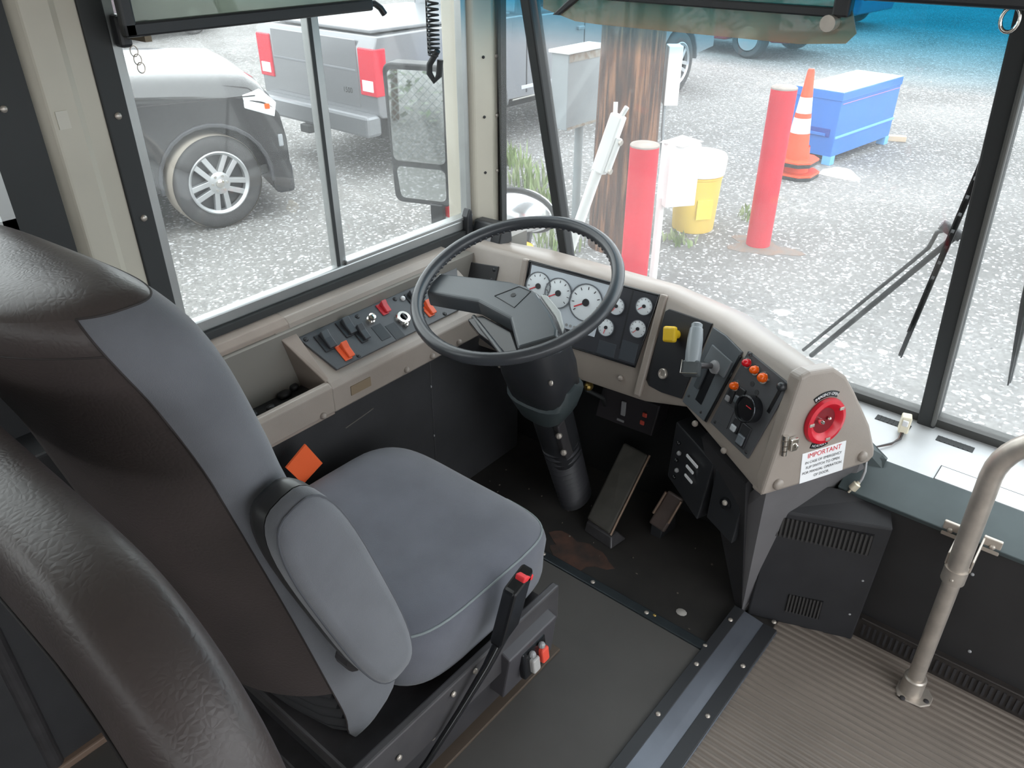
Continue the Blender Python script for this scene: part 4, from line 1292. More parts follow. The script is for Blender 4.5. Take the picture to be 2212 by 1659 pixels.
wi = thing('wiper', 'long black twin arm wiper left of the windshield centre post', 'wiper', tuple(wpt(-.54, .5)))
MB().tube([wpt(-.572, .50), wpt(-.35, .845), wpt(-.325, .885), wpt(-.315, .925), wpt(-.30, .935)], .0045, 8).build('link_arm', RUBBER, wi, smooth=60)
MB().tube([wpt(-.55, .49), wpt(-.29, .91), wpt(-.275, .93)], .0068, 8).build('main_arm', RUBBER, wi, smooth=60)
a_, b_ = wpt(-.31, .945), wpt(-.27, .925)
MB().tube([a_, b_], .011, 8).build('arm_head', BLACKP, wi, smooth=60)
bl0, bl1 = wpt(-.335, .60, .012), wpt(-.243, 1.225, .012)
bt_ = (bl1 - bl0).normalized()
bn = V((0, 1, .345)).normalized()
bs = bt_.cross(bn)
mbk = MB()
nS = 16
for i in range(nS):
    t0 = i / nS
    w_ = .006 + .006 * (1 - abs(2 * t0 - 1))
    mbk.box(bl0 + (bl1 - bl0) * (t0 + .5 / nS), ((bl1 - bl0).length / nS * (1.05 if i in (0, 1, 2, 3, 4, nS - 1, nS - 2, nS - 3) else .8), .0060 + .004 * (1 - abs(2 * t0 - 1)), .012), (bt_, bs, bn))
mbk.build('blade_bridge', RUBBER, wi)
MB().box((bl0 + bl1) / 2 - bn * .006 - bs * .0055, ((bl1 - bl0).length, .0028, .010), (bt_, bs, bn)).build('blade_rubber', RUBBER, wi)
MB().box((bl0 + bl1) / 2 - bn * .006 + bs * .0035, ((bl1 - bl0).length * .75, .0025, .008), (bt_, bs, bn)).build('blade_spring', RUBBER, wi)
w2 = thing('wiper', 'short end of a black wiper blade right of the windshield centre post', 'wiper', tuple(wpt(-.10, .6)))
r0_, r1_ = wpt(-.108, .61, .012), wpt(-.150, 1.15, .012)
t2 = (r1_ - r0_).normalized()
s2 = t2.cross(bn)
MB().prism([r0_ - s2 * .003, r0_ + s2 * .003, r0_ * .6 + r1_ * .4 + s2 * .011, r1_ + s2 * .008, r1_ - s2 * .008, r0_ * .6 + r1_ * .4 - s2 * .008], bn * .012).build('blade_bridge', RUBBER, w2)
MB().box((r0_ + r1_) / 2 - bn * .004, ((r1_ - r0_).length, .003, .010), (t2, s2, bn)).build('blade_rubber', RUBBER, w2)
MB().tube([wpt(.25, .5), wpt(-.13, .92)], .0058, 8).build('main_arm', RUBBER, w2, smooth=60)

# ================================================================ BUS EXTERIOR BITS
nose = struct(MB().bx(-1.56, 1.09, 1.93, 1.99, -.5, .37).build('wall_front', mat('bus_white', (222, 220, 214), 0.35), bevel=.02), 'outer front body panel of the bus below the windshield', 'wall')
sm = thing('side_mirror', 'tall dark framed rear view mirror outside the driver window', 'mirror', (-2.0, 1.9, .60))
MNv = V((.35, -.937, 0)).normalized()
MX = V((.937, .35, 0)).normalized()
MZ = V((0, 0, 1))
mc = V((-1.998, 1.90, .83))


def mquad(x0, x1, z0, z1, h0, h1, name, m, parent, r=.03, taper=0.0, bevel=.0):
    pts = []
    for cx_, cz_, a0_ in ((x1 - r, z1 - r, 0), (x0 + r, z1 - r, 90), (x0 + r + taper, z0 + r, 180), (x1 - r - taper * .1, z0 + r, 270)):
        for k in range(6):
            a = math.radians(a0_ + k * 18)
            pts.append(mc + MX * (cx_ + r * math.cos(a)) + MZ * (cz_ + r * math.sin(a)) + MNv * h0)
    return MB().prism(pts, MNv * (h1 - h0)).build(name, m, parent, bevel=bevel)


mquad(-.118, .118, -.235, .235, -.07, .006, 'housing', mat('mirror_case', (40, 41, 44), 0.5), sm, .03, .012, .006)
mquad(-.098, .100, -.085, .216, .006, .009, 'upper_glass', MIRROR, sm, .02, 0)
mquad(-.088, .098, -.216, -.104, .006, .009, 'lower_glass', MIRROR, sm, .02, .008)
MB().tube([mc + MZ * -.22 + MX * .06 - MNv * .03, mc + MZ * -.30 + MX * .07 - MNv * .02, V((-1.75, 1.97, .38)), V((-1.55, 1.96, .30))], .018, 10).build('mirror_arm', BLACKP, sm, smooth=60)
MB().box(mc + MZ * -.265 + MX * .06, (.05, .03, .08), (MX, MNv, MZ)).build('arm_bracket', BLACKP, sm, bevel=.006)
rf = thing('reflector', 'red and white reflector plate below the side mirror', 'reflector', (-1.85, 1.93, .50))
for i, m_ in enumerate((REDL, WHITEP, REDL)):
    MB().box((-1.955 + .022 * i, 1.94, .490 + .044 * i), (.05, .012, .044)).build('stripe', m_, rf, bevel=.002)
MB().cyl((-1.92, 1.95, .57), (-1.70, 1.97, .36), .008).build('stay', BLACKP, rf)
cm = thing('convex_mirror', 'oval convex crossview mirror outside the front corner', 'mirror', (-1.82, 2.25, .43))
CR = (V((1, 0, 0)), V((0, .45, .89)), V((0, -.89, .45)))
ell = [V((-1.82 + .150 * math.cos(2 * math.pi * k / 36), 2.25, .520 + .076 * math.sin(2 * math.pi * k / 36))) for k in range(36)]
MB().sphere((-1.82, 2.25, .520), (.147, .080, .045), 28, 14, CR).build('mirror_bowl', mat('mirror_soft', (236, 238, 240), 0.18, 0.8), cm, smooth=70)
MB().tube(ell, .008, 8, loop=True).build('rim', RUBBER, cm, smooth=60)
MB().tube([(-1.80, 2.27, .44), (-1.78, 2.22, .36), (-1.60, 2.05, .30), (-1.52, 1.985, .28)], .012, 8).build('arm', BLACKP, cm, smooth=60)
tag(MB().squad((-1.72, 2.12, .43), (.045, .03, .025), .6, .6, nu=20, nv=10).build('marker_lamp', mat('amber_marker', (240, 170, 40), 0.2), smooth=50), 'small amber marker lamp below the oval convex mirror', 'lamp')
wa = thing('mirror_arm', 'bare white painted mirror arm with clamp standing before the windshield', 'arm', (-1.56, 2.03, .15))
wa0, wa1 = V((-1.555, 2.02, .16)), V((-1.400, 2.14, .83))
MB().tube([wa0, wa0 * .35 + wa1 * .65, wa1], .0175, 12).build('tube', WHITEPAINT, wa, smooth=60)
wd = (wa1 - wa0).normalized()
ws_ = V((1, 0, 0)) - wd * wd.x
ws_.normalize()
MB().box(wa1 + wd * .03 + ws_ * .006, (.19, .046, .034), (wd, ws_, wd.cross(ws_))).build('clamp_plate', WHITEPAINT, wa, bevel=.006)
MB().tube([wa1 + ws_ * .035 - wd * .05, wa1 + ws_ * .036 + wd * .06], .011, 10).build('clamp_jaw', WHITEPAINT, wa, smooth=60)
for t_ in (-.045, .05):
    MB().cyl(wa1 + wd * t_ + ws_ * .02, wa1 + wd * t_ + ws_ * .05, .009).build('clamp_bolt', STEEL, wa)
MB().tube([wa1 + wd * .10, wa1 + wd * .155 - ws_ * .02], .007, 8).build('fork_tip', WHITEPAINT, wa)
MB().tube([wa1 + wd * .10 + ws_ * .01, wa1 + wd * .155 + ws_ * .024], .008, 8).build('fork_tip', WHITEPAINT, wa)

# ================================================================ YARD OBJECTS
RED = mat('red_bollard_paint', (196, 26, 50), 0.5, var=.1, scale=3)
for (x_, y_, top_, lab) in ((-2.594, 4.432, .214, 'shorter red steel bollard next to the white pedestal box'), (-2.304, 5.832, .395, 'taller red steel bollard in front of the orange cone')):
    t = thing('bollard', lab, 'bollard', (x_, y_, GZ), 'red bollards in the yard')
    MB().lathe((x_, y_, GZ), (0, 0, 1), [(.093, 0), (.093, top_ - GZ)], 32, caps=False).build('pipe', RED, t, smooth=40)
    MB().lathe((x_, y_, top_), (0, 0, 1), [(.094, -.01), (.094, .0), (.088, .006), (.03, .012)], 32).build('concrete_cap', mat('cap_concrete', (150, 140, 132), 0.8, var=.15, scale=30), t, smooth=40)


def bark():
    m = bpy.data.materials.new('pole_wood')
    m.use_nodes = True
    nt = m.node_tree
    b = nt.nodes['Principled BSDF']
    b.inputs['Roughness'].default_value = .85
    tc = nt.nodes.new('ShaderNodeTexCoord')
    mp = nt.nodes.new('ShaderNodeMapping')
    mp.inputs['Scale'].default_value = (22, 22, 1.3)
    n = nt.nodes.new('ShaderNodeTexNoise')
    n.inputs['Scale'].default_value = 1.6
    n.inputs['Detail'].default_value = 8
    r = nt.nodes.new('ShaderNodeValToRGB')
    r.color_ramp.elements[0].position = .36
    r.color_ramp.elements[0].color = (*lin((52, 37, 30)), 1)
    r.color_ramp.elements[1].position = .66
    r.color_ramp.elements[1].color = (*lin((136, 98, 72)), 1)
    e = r.color_ramp.elements.new(.5)
    e.color = (*lin((86, 60, 47)), 1)
    nt.links.new(tc.outputs['Object'], mp.inputs[0])
    nt.links.new(mp.outputs[0], n.inputs['Vector'])
    nt.links.new(n.outputs['Fac'], r.inputs[0])
    nt.links.new(r.outputs[0], b.inputs['Base Color'])
    bp = nt.nodes.new('ShaderNodeBump')
    bp.inputs['Strength'].default_value = .6
    bp.inputs['Distance'].default_value = .02
    nt.links.new(n.outputs['Fac'], bp.inputs['Height'])
    nt.links.new(bp.outputs['Normal'], b.inputs['Normal'])
    return m


up_ = thing('utility_pole', 'thick weathered brown wooden utility pole behind the short bollard', 'pole', (-3.167, 5.131, GZ))
MB().lathe((-3.167, 5.131, GZ), (0, 0, 1), [(.245, 0), (.235, .6), (.226, 1.4), (.215, 3.0), (.20, 6.0), (.19, 8.0)], 40).build('trunk', bark(), up_, smooth=50)
CAB = mat('cabinet_grey', (138, 144, 146), 0.5, var=.05, scale=4)
ec = thing('electric_cabinet', 'grey sheet metal electric cabinet on a post left of the pole', 'cabinet', (-3.80, 5.33, GZ))
MB().bx(-3.88, -3.72, 5.13, 5.62, .0, .56).build('case', CAB, ec, bevel=.006)
MB().bx(-3.90, -3.70, 5.11, 5.64, .56, .585).build('lid', WHITEPAINT, ec, bevel=.006)
MB().bx(-3.722, -3.715, 5.14, 5.61, .50, .555).build('rust_edge', mat('rusty', (128, 112, 96), 0.8, rgb2=(160, 158, 150), scale=18), ec)
MB().bx(-3.722, -3.714, 5.14, 5.61, .0, .02).build('rust_edge', MATS['rusty'], ec)
MB().cyl((-3.80, 5.42, GZ), (-3.80, 5.42, .0), .035).build('post', CAB, ec, smooth=40)
mbx = thing('meter_box', 'narrow white meter box fixed to the right of the wooden pole', 'box', (-2.93, 5.30, .27))
MB().box((-2.940, 5.320, .475), (.10, .13, .40), (V((.77, .64, 0)), V((-.64, .77, 0)), V((0, 0, 1)))).build('case', WHITEPAINT, mbx, bevel=.006)
MB().tube([(-2.95, 5.27, .28), (-2.94, 5.26, .1), (-2.93, 5.27, -.1), (-2.92, 5.27, -.8)], .012, 8).build('conduit', CAB, mbx, smooth=60)
pd = thing('pedestal_box', 'white utility pedestal box on a short post behind the red bollard', 'box', (-2.53, 4.80, GZ))
MB().box((-2.53, 4.80, -.04), (.22, .16, .42), (V((.6, .8, 0)), V((-.8, .6, 0)), V((0, 0, 1)))).build('case', WHITEPAINT, pd, bevel=.008)
MB().add([(-2.64, 4.70, .17), (-2.46, 4.68, .17), (-2.42, 4.9, .17), (-2.60, 4.92, .17), (-2.53, 4.80, .215)], [(0, 1, 4), (1, 2, 4), (2, 3, 4), (3, 0, 4), (3, 2, 1, 0)]).build('hood', WHITEPAINT, pd)
MB().cyl((-2.60, 4.72, GZ), (-2.60, 4.72, -.2), .028).build('post', WHITEPAINT, pd, smooth=40)
bu = thing('bucket', 'yellow plastic bucket with a white lid behind the bollard', 'bucket', (-2.90, 5.85, GZ))
MB().lathe((-2.90, 5.85, GZ), (0, 0, 1), [(.165, 0), (.17, .01), (.190, .44), (.196, .445), (.196, .462), (.19, .465)], 36).build('pail', mat('bucket_yellow', (238, 204, 98), 0.45), bu, smooth=40)
MB().lathe((-2.90, 5.85, GZ), (0, 0, 1), [(.19, .465), (.205, .468), (.212, .56), (.212, .60), (.20, .62), (.05, .63)], 36).build('lid', WHITEPAINT, bu, smooth=40)
MB().box((-2.755, 5.735, GZ + .21), (.012, .13, .16), (V((.77, -.64, 0)), V((.64, .77, 0)), V((0, 0, 1)))).build('label', mat('label_yellow', (236, 216, 90), 0.5), bu, bevel=.002)

# nested cones
CO = mat('cone_orange', (238, 84, 46), 0.5)
def cone(x_, y_, z_, lab, full):
    t = thing('traffic_cone', lab, 'cone', (x_, y_, z_), 'traffic cones stacked by the blue chest')
    b_ = MB().prism([(x_ + px, y_ + py, z_) for px, py in ((-.20, -.11), (-.11, -.20), (.11, -.20), (.20, -.11), (.20, .11), (.11, .20), (-.11, .20), (-.20, .11))], (0, 0, .035)).build('base', RUBBER, t, bevel=.006)
    MB().prism([(x_ + px * 1.01, y_ + py * 1.01, z_ + .036) for px, py in ((-.20, -.11), (-.11, -.20), (.11, -.20), (.20, -.11), (.20, .11), (.11, .20), (-.11, .20), (-.20, .11))], (0, 0, .02)).build('base_edge', CO, b_, bevel=.004)
    zs = [(.118, .05), (.095, .30), (.094, .30), (.080, .44), (.079, .44), (.074, .485), (.073, .485), (.058, .63), (.057, .63), (.033, .86), (.026, .88)]
    cols = [CO, None, WHITEP, None, CO, None, WHITEP, None, CO]
    for i in range(0, len(zs) - 2, 2):
        prof_ = [zs[i], zs[i + 1]] if i < 8 else zs[8:]
        nm = 'cone_body' if (i // 2) % 2 == 0 else 'reflective_band'
        if full or i == 0:
            MB().lathe((x_, y_, z_), (0, 0, 1), prof_, 28, caps=(i >= 8)).build(nm, CO if (i // 2) % 2 == 0 else WHITEP, t, smooth=40)
    return t


cone(-2.86, 7.82, GZ + .13, 'orange traffic cone with white bands on top of another cone', True)
cone(-2.84, 7.84, GZ, 'lowest traffic cone with only its black base showing', False)

# blue chest
BLUE = mat('chest_blue', (54, 116, 196), 0.45, var=.06, scale=3)
BLUE_L = mat('chest_blue_light', (110, 176, 232), 0.4)
jc = thing('storage_chest', 'blue steel job site chest with a pale lid', 'chest', (-2.9, 9.05, GZ))
ja = V((.127, .992, 0)).normalized()
jb = V((-.992, .127, 0))
jo = V((-2.71, 8.41, GZ))
jp = lambda s, t, z: jo + ja * s + jb * t + V((0, 0, z))
def jbox(s0, s1, t0, t1, z0, z1, name, m, bev=.006):
    return MB().hexa([jp(s0, t0, z0), jp(s1, t0, z0), jp(s1, t1, z0), jp(s0, t1, z0), jp(s0, t0, z1), jp(s1, t0, z1), jp(s1, t1, z1), jp(s0, t1, z1)]).build(name, m, jc, bevel=bev)


jbox(0, 1.33, 0, .52, .085, .66, 'body', BLUE)
jbox(-.008, 1.338, -.008, .528, .64, .725, 'lid', BLUE)
jbox(-.004, 1.334, -.004, .524, .7252, .730, 'lid_top', mat('lid_pale', (196, 216, 236), 0.25, 0.2))
jbox(.0, 1.33, -.012, .0, .27, .295, 'side_rail', BLUE_L, .003)
jbox(.02, 1.31, -.010, -.006, .61, .618, 'lid_line', mat('lid_line', (170, 130, 170), 0.5), .001)
jbox(-.010, .0, .06, .45, .28, .36, 'handle_recess', mat('blue_dark', (40, 72, 150), 0.5), .002)
jbox(-.022, -.008, .10, .45, .285, .315, 'handle', BLUE, .004)
for s0, t0 in ((0, 0), (1.24, 0), (0, .43), (1.24, .43)):
    jbox(s0, s0 + .09, t0 - .005, t0 + .09, 0, .09, 'foot', BLUE_L, .003)
tag(MB().box((-2.50, 9.92, GZ + .03), (.20, .08, .06), (V((.9, .4, 0)).normalized(), V((-.4, .9, 0)).normalized(), V((0, 0, 1)))).build('wood_block', mat('wood_scrap', (206, 184, 158), 0.8), bevel=.005), 'short pale wooden block beside the far foot of the blue chest', 'wood')


def lump(name, c, r, m, seed, smooth=70):
    rnd = random.Random(seed)
    mbq = MB()
    nu, nv = 14, 6
    rings_ = []
    ph = [rnd.uniform(0, 6.28) for _ in range(4)]
    for i in range(nv + 1):
        a = math.pi / 2 * i / nv
        rg = []
        for j in range(nu):
            b = 2 * math.pi * j / nu
            k = 1 + .18 * math.sin(2 * b + ph[0]) + .13 * math.sin(3 * b + ph[1]) + .07 * math.sin(5 * b + ph[2] + a * 3)
            rg.append(V((c[0] + r[0] * k * max(.03, math.cos(a)) * math.cos(b), c[1] + r[1] * k * max(.03, math.cos(a)) * math.sin(b), c[2] + r[2] * math.sin(a) * (1 + .2 * math.sin(4 * b + ph[3])))))
        rings_.append(rg)
    mbq.loft(rings_)
    return mbq.build(name, m, smooth=smooth)


WHITEBAG = mat('white_bag', (240, 240, 240), 0.5)
tag(lump('plastic_bag', (-2.485, 8.126, GZ), (.17, .12, .07), WHITEBAG, 3), 'crumpled white plastic bag on the gravel before the blue chest', 'bag')
WSTONE = mat('white_stone', (226, 226, 228), 0.8)
for i, (x_, y_, r_, lab) in enumerate(((-1.64, 4.77, .055, 'largest flat white stone on the gravel beyond the dashboard'), (-1.49, 4.49, .042, 'white stone just over the dashboard edge by the largest stone'), (-1.30, 4.62, .026, 'tiny white stone between two larger stones near the wiper arm'),
        (-1.17, 4.57, .04, 'white stone on the gravel between wiper arm and wiper blade'), (-.95, 4.64, .036, 'white stone next to the lower tip of the wiper blade'), (-2.2, 6.9, .03, 'small white stone between tall bollard and plastic bag'),
        (-1.9, 7.6, .03, 'small white stone on bare gravel beside the plastic bag'), (-.34, 4.47, .03, 'white stone on the gravel close to the windshield centre post'), (-1.0, 6.2, .028, 'small white stone above the wiper arm joint'))):
    tag(lump('white_stone', (x_, y_, GZ), (r_, r_ * .7, r_ * .35), WSTONE, 20 + i), lab, 'stone', 'white stones on the gravel')
# rusty soil stain round the foot of the tall bollard
rs = []
for i in range(24):
    a = 2 * math.pi * i / 24
    k = 1 + .25 * math.sin(3 * a + 1) + .15 * math.sin(5 * a)
    rs.append((-2.27 + .26 * k * math.cos(a), 5.80 + .18 * k * math.sin(a), GZ))
MB().prism(rs, (0, 0, .003)).build('soil_patch', mat('soil', (126, 104, 90), 0.9, rgb2=(112, 108, 104), scale=12), GROUND)
# fine gravel
gv = MB()
rnd = random.Random(5)
for i in range(5200):
    x_, y_ = rnd.uniform(-6, 2.2), rnd.uniform(2.6, 11)
    if i % 3 == 0:
        x_, y_ = rnd.uniform(-6.5, -2.2), rnd.uniform(.6, 4.5)
    r_ = rnd.uniform(.005, .014)
    a = rnd.uniform(0, 6.28)
    ca, sa = math.cos(a) * r_, math.sin(a) * r_
    gv.add([(x_ + ca, y_ + sa, GZ), (x_ - sa, y_ + ca, GZ), (x_ - ca, y_ - sa, GZ), (x_ + sa, y_ - ca, GZ), (x_ + ca * .3, y_ - sa * .2, GZ + r_ * .7)], [(0, 1, 4), (1, 2, 4), (2, 3, 4), (3, 0, 4)])
go = gv.build('gravel', mat('gravel', (164, 163, 162), 0.85, rgb2=(104, 103, 102), scale=9), GROUND)
go['kind'] = 'stuff'
# weeds
GREEN = mat('weed_green', (112, 136, 78), 0.7, rgb2=(150, 160, 122), scale=6)
for i, (x_, y_, lab) in enumerate(((-5.3, 6.3, 'thin green weeds by the silver truck'), (-4.7, 5.85, 'leafy weed clump between truck and electric cabinet'), (-4.15, 5.4, 'tall weeds at the foot of the cabinet post'), (-3.45, 4.75, 'weeds growing left of the wooden pole'), (-2.8, 5.45, 'low green weed at the foot of the yellow bucket'), (-2.62, 6.4, 'small dry weed tuft between bucket and tall bollard'))):
    wd_ = MB()
    rnd = random.Random(40 + i)
    hh = .30 if i < 4 else .10
    for k in range(70 if i < 4 else 50):
        a = rnd.uniform(0, 6.28)
        rr_ = rnd.uniform(0, .22 if i < 4 else .14)
        b0_ = V((x_ + rr_ * math.cos(a), y_ + rr_ * math.sin(a), GZ))
        h_ = rnd.uniform(.3, 1) * hh
        lean = V((rnd.uniform(-.4, .4), rnd.uniform(-.4, .4), 0)) * h_
        sd = V((math.cos(a + 1), math.sin(a + 1), 0)) * .008
        mid = b0_ + lean * .4 + V((0, 0, h_ * .6))
        wd_.add([b0_ - sd, b0_ + sd, mid + sd * 1.6, mid - sd * 1.6, b0_ + lean + V((0, 0, h_))], [(0, 1, 2, 3), (3, 2, 4)])
    tag(wd_.build('weed_clump', GREEN), lab, 'weeds')
tag(MB().tube([(-4.35, 4.75, GZ + .01), (-4.75, 5.05, GZ + .02), (-5.05, 5.2, GZ + .02), (-5.5, 5.5, GZ + .02)], .007, 6).build('warning_rope', mat('cord_red', (226, 110, 94), 0.6), smooth=60), 'thin red rope lying on the ground by the silver pickup', 'rope')

# ================================================================ VEHICLES
TIRE = mat('tire', (62, 61, 62), 0.8, var=.1, scale=6)
TREAD = mat('tire_dusty', (150, 142, 132), 0.9)
RIM = mat('alloy', (188, 190, 192), 0.3, 0.6)


def wheel(c, ax, r, w, parent, spokes=6, detail=True):
    """outer face centre c, axis ax pointing outwards"""
    c, ax = V(c), V(ax).normalized()
    q = r / .4
    prof = [(r * .655, -.01 * q), (r * .72, .0), (r * .88, .004), (r * .97, -.02), (r, -.05), (r, -w + .05), (r * .97, -w + .02), (r * .6, -w)]
    t = MB().lathe(c, ax, prof, 44, caps=False).build('tire', TIRE, parent, smooth=40)
    if not detail:
        MB().lathe(c, ax, [(r * .6, -.03), (r * .6, -.005), (r * .2, .0)], 20).build('rim', RIM, t, smooth=40)
        return t
    MB().ring(c, ax, [(r * .60, -.06), (r * .65, -.02), (r * .675, .004), (r * .65, .008), (r * .60, -.012)], 40).build('rim', RIM, t, smooth=40)
    MB().lathe(c, ax, [(r * .6, -.09), (r * .6, -.085)], 30).build('brake_disc', mat('disc_dark', (58, 60, 62), 0.5), t)
    x, y, d = axes(ax)
    for k in range(spokes):
        a = 2 * math.pi * (k + .25) / spokes
        e = x * math.cos(a) + y * math.sin(a)
        s_ = d.cross(e)
        mq = MB()
        for sgn in (-1, 1):
            o_ = s_ * (sgn * r * .085)
            mq.hexa([c + e * r * .16 + o_ - s_ * r * .055 - d * .05, c + e * r * .16 + o_ + s_ * r * .055 - d * .05, c + e * r * .62 + o_ * 1.5 + s_ * r * .06 - d * .05, c + e * r * .62 + o_ * 1.5 - s_ * r * .06 - d * .05,
                     c + e * r * .16 + o_ - s_ * r * .055 - d * .002, c + e * r * .16 + o_ + s_ * r * .055 - d * .002, c + e * r * .62 + o_ * 1.5 + s_ * r * .06 - d * .015, c + e * r * .62 + o_ * 1.5 - s_ * r * .06 - d * .015])
        mq.build('spoke', RIM, t, bevel=.004)
    MB().lathe(c, ax, [(r * .24, -.06), (r * .24, -.004), (r * .2, .002)], 24).build('hub_plate', RIM, t, smooth=40)
    MB().lathe(c, ax, [(r * .095, .0), (r * .09, .016), (r * .05, .022)], 18).build('hub_cap', CHROME, t, smooth=40)
    for k in range(6):
        a = 2 * math.pi * k / 6
        e = x * math.cos(a) + y * math.sin(a)
        MB().cyl(c + e * r * .165, c + e * r * .165 + d * .012, r * .027, n=8).build('lug_nut', CHROME, t)
    return t


class Car:
    def __init__(s, t, o, h):
        s.t = t
        s.o = V(o)
        s.h = V((h[0], h[1], 0)).normalized()
        s.r = V((s.h.y, -s.h.x, 0))

    def p(s, f, r, z):
        return s.o + s.h * f + s.r * r + V((0, 0, z))

    def prof(s, pts, r0, r1, name, m, bevel=.03, parent=None, seg=3):
        return MB().prism([s.p(f, r0, z) for f, z in pts], s.r * (r1 - r0)).build(name, m, parent or s.t, bevel=bevel, seg=seg, smooth=40)

    def box(s, f0, f1, r0, r1, z0, z1, name, m, bevel=.01, parent=None):
        return MB().hexa([s.p(f0, r0, z0), s.p(f1, r0, z0), s.p(f1, r1, z0), s.p(f0, r1, z0), s.p(f0, r0, z1), s.p(f1, r0, z1), s.p(f1, r1, z1), s.p(f0, r1, z1)]).build(name, m, parent or s.t, bevel=bevel)


def arch(fc, zc, r, n=10, a0=0, a1=180):
    return [(fc + r * math.cos(math.radians(a0 + (a1 - a0) * i / n)), zc + r * math.sin(math.radians(a0 + (a1 - a0) * i / n))) for i in range(n + 1)]


# black SUV / pickup front, parked to the left
PB = mat('black_paint', (20, 21, 25), 0.16, 0.0, coat=1.0, spec=0.8)
bs_ = thing('black_truck', 'glossy black truck parked with its front wheel beside the driver window', 'truck', (-6.4, 2.4, GZ))
bc = Car(bs_, (-5.925, 3.36, GZ), (.36, .933))
pr = [(.56, .22), (.60, .36), (.60, .66), (.57, .86), (.52, .93), (.38, .98), (-.2, 1.03), (-1.05, 1.08), (-1.15, 1.24), (-4.6, 1.22), (-4.7, 1.0), (-4.7, .42), (-3.9, .40)]
pr += list(reversed(arch(-3.45, .40, .46)))[::1]
pr += [(-2.98, .36), (-.50, .34)]
pr += list(reversed(arch(0, .39, .43)))
pr += [(.45, .24)]
bc.prof(pr, -1.92, .0, 'body', PB, .035)
hr = []
for f_, zs_, rise in ((.535, .91, .10), (.46, .95, .17), (.36, .98, .20), (.1, 1.0, .20), (-.2, 1.025, .195), (-.6, 1.05, .19), (-1.05, 1.075, .19), (-1.14, 1.08, .18)):
    cs = [(.002, 0), (-.012, .30), (-.05, .60), (-.12, .84), (-.30, .96), (-.96, 1.05)]
    rg = [bc.p(f_, r_, zs_ + rise * k_) for r_, k_ in cs] + [bc.p(f_, -1.92 - r_, zs_ + rise * k_) for r_, k_ in reversed(cs[:-1])]
    hr.append([bc.p(f_, -.03, zs_ - .05)] + rg + [bc.p(f_, -1.89, zs_ - .05)])
MB().loft(hr).build('hood', PB, bs_, smooth=55)
bc.box(-.5, .5, -1.72, -.32, .30, .92, 'wheel_well', mat('well', (20, 20, 22), 0.9))
bc.prof([(-1.05, 1.22), (-1.75, 1.80), (-3.9, 1.82), (-4.3, 1.22)], -1.78, -.12, 'cabin', PB, .05)
bc.prof([(-1.20, 1.27), (-1.80, 1.75), (-2.6, 1.77), (-2.6, 1.27)], -.13, -.112, 'side_glass', GLASS_CAR, .004)
MB().add([bc.p(-1.02, -1.65, 1.25), bc.p(-1.02, -.25, 1.25), bc.p(-1.70, -.32, 1.78), bc.p(-1.70, -1.58, 1.78)], [(0, 1, 2, 3)]).build('windscreen', GLASS_CAR, bs_)
MB().prism([bc.p(.53, .006, .84), bc.p(.30, .008, .93), bc.p(.30, .0, 1.03), bc.p(.45, -.01, 1.06), bc.p(.56, .0, .95)], -bc.r * .06).build('headlight', mat('lamp_clear', (236, 240, 242), 0.1), bs_, bevel=.01)
bc.box(.46, .50, .0, .014, .91, .95, 'amber_marker', AMBER, .004)
bc.box(.53, .57, -.10, .008, .60, .70, 'fog_lamp_vent', mat('vent_grey', (150, 154, 158), 0.4), .01)
bc.box(.46, .625, -1.90, -.01, .20, .46, 'bumper', mat('bumper_dark', (56, 58, 62), 0.45), .04)
bc.prof(arch(0, .39, .455, 14, -8, 188) + list(reversed(arch(0, .39, .425, 14, -8, 188))), -.04, .022, 'fender_flare', mat('flare_grey', (62, 63, 67), 0.5), .008)
bc.box(-3.0, -.62, -.06, .10, .30, .37, 'running_board', mat('step_grey', (120, 122, 126), 0.4), .015)
bc.box(-.72, -.69, .0, .004, .45, 1.15, 'door_gap', SEAM, 0)
bc.box(-1.15, -1.0, .02, .20, 1.22, 1.40, 'door_mirror', PB, .03)
bc.box(-.95, .40, -.004, .004, 1.015, 1.022, 'hood_gap', SEAM, 0)
wax = (bc.r * 1.0 + bc.h * .22)
w_ = wheel(bc.p(0, .035, .378), wax, .378, .27, bs_, 5)
bc_w = MB().lathe(bc.p(0, .035, .378) - wax.normalized() * .03, wax, [(.379, -.20), (.3805, -.01), (.374, .014)], 44, caps=False).build('tread_band', TREAD, w_, smooth=40)
wheel(bc.p(-3.45, .0, .405), bc.r, .405, .27, bs_, 6, False)
wheel(bc.p(0, -1.9, .405), -bc.r, .405, .27, bs_, 6, False)
wheel(bc.p(-3.45, -1.9, .405), -bc.r, .405, .27, bs_, 6, False)

# silver pickup seen from its tail corner
PS = mat('silver_paint', (132, 134, 138), 0.28, 0.35, coat=.8)
sp_ = thing('silver_pickup', 'silver pickup truck with red tail light beyond the windows', 'truck', (-6.7, 8.0, GZ))
pc = Car(sp_, (-5.88, 5.12, GZ), (0.02, 1))
pr = [(.02, .58), (-.02, .62), (-.02, 1.20), (.02, 1.30), (2.05, 1.32), (2.12, 1.30), (4.2, 1.30), (4.4, 1.25), (6.2, 1.16), (6.42, 1.0), (6.45, .55), (6.0, .50)]
pr += arch(5.48, .42, .50)
pr += [(4.9, .44), (1.85, .48)]
pr += arch(1.33, .42, .50)
pr += [(.8, .55)]
pc.prof(pr, -1.86, 0, 'body', PS, .035)
pc.box(.05, 2.0, -1.74, -.12, 1.315, 1.345, 'tonneau', mat('tonneau', (120, 122, 126), 0.3), .01)
pc.prof([(2.1, 1.28), (2.15, 1.95), (4.0, 1.97), (4.75, 1.28)], -1.76, -.10, 'cabin', PS, .05)
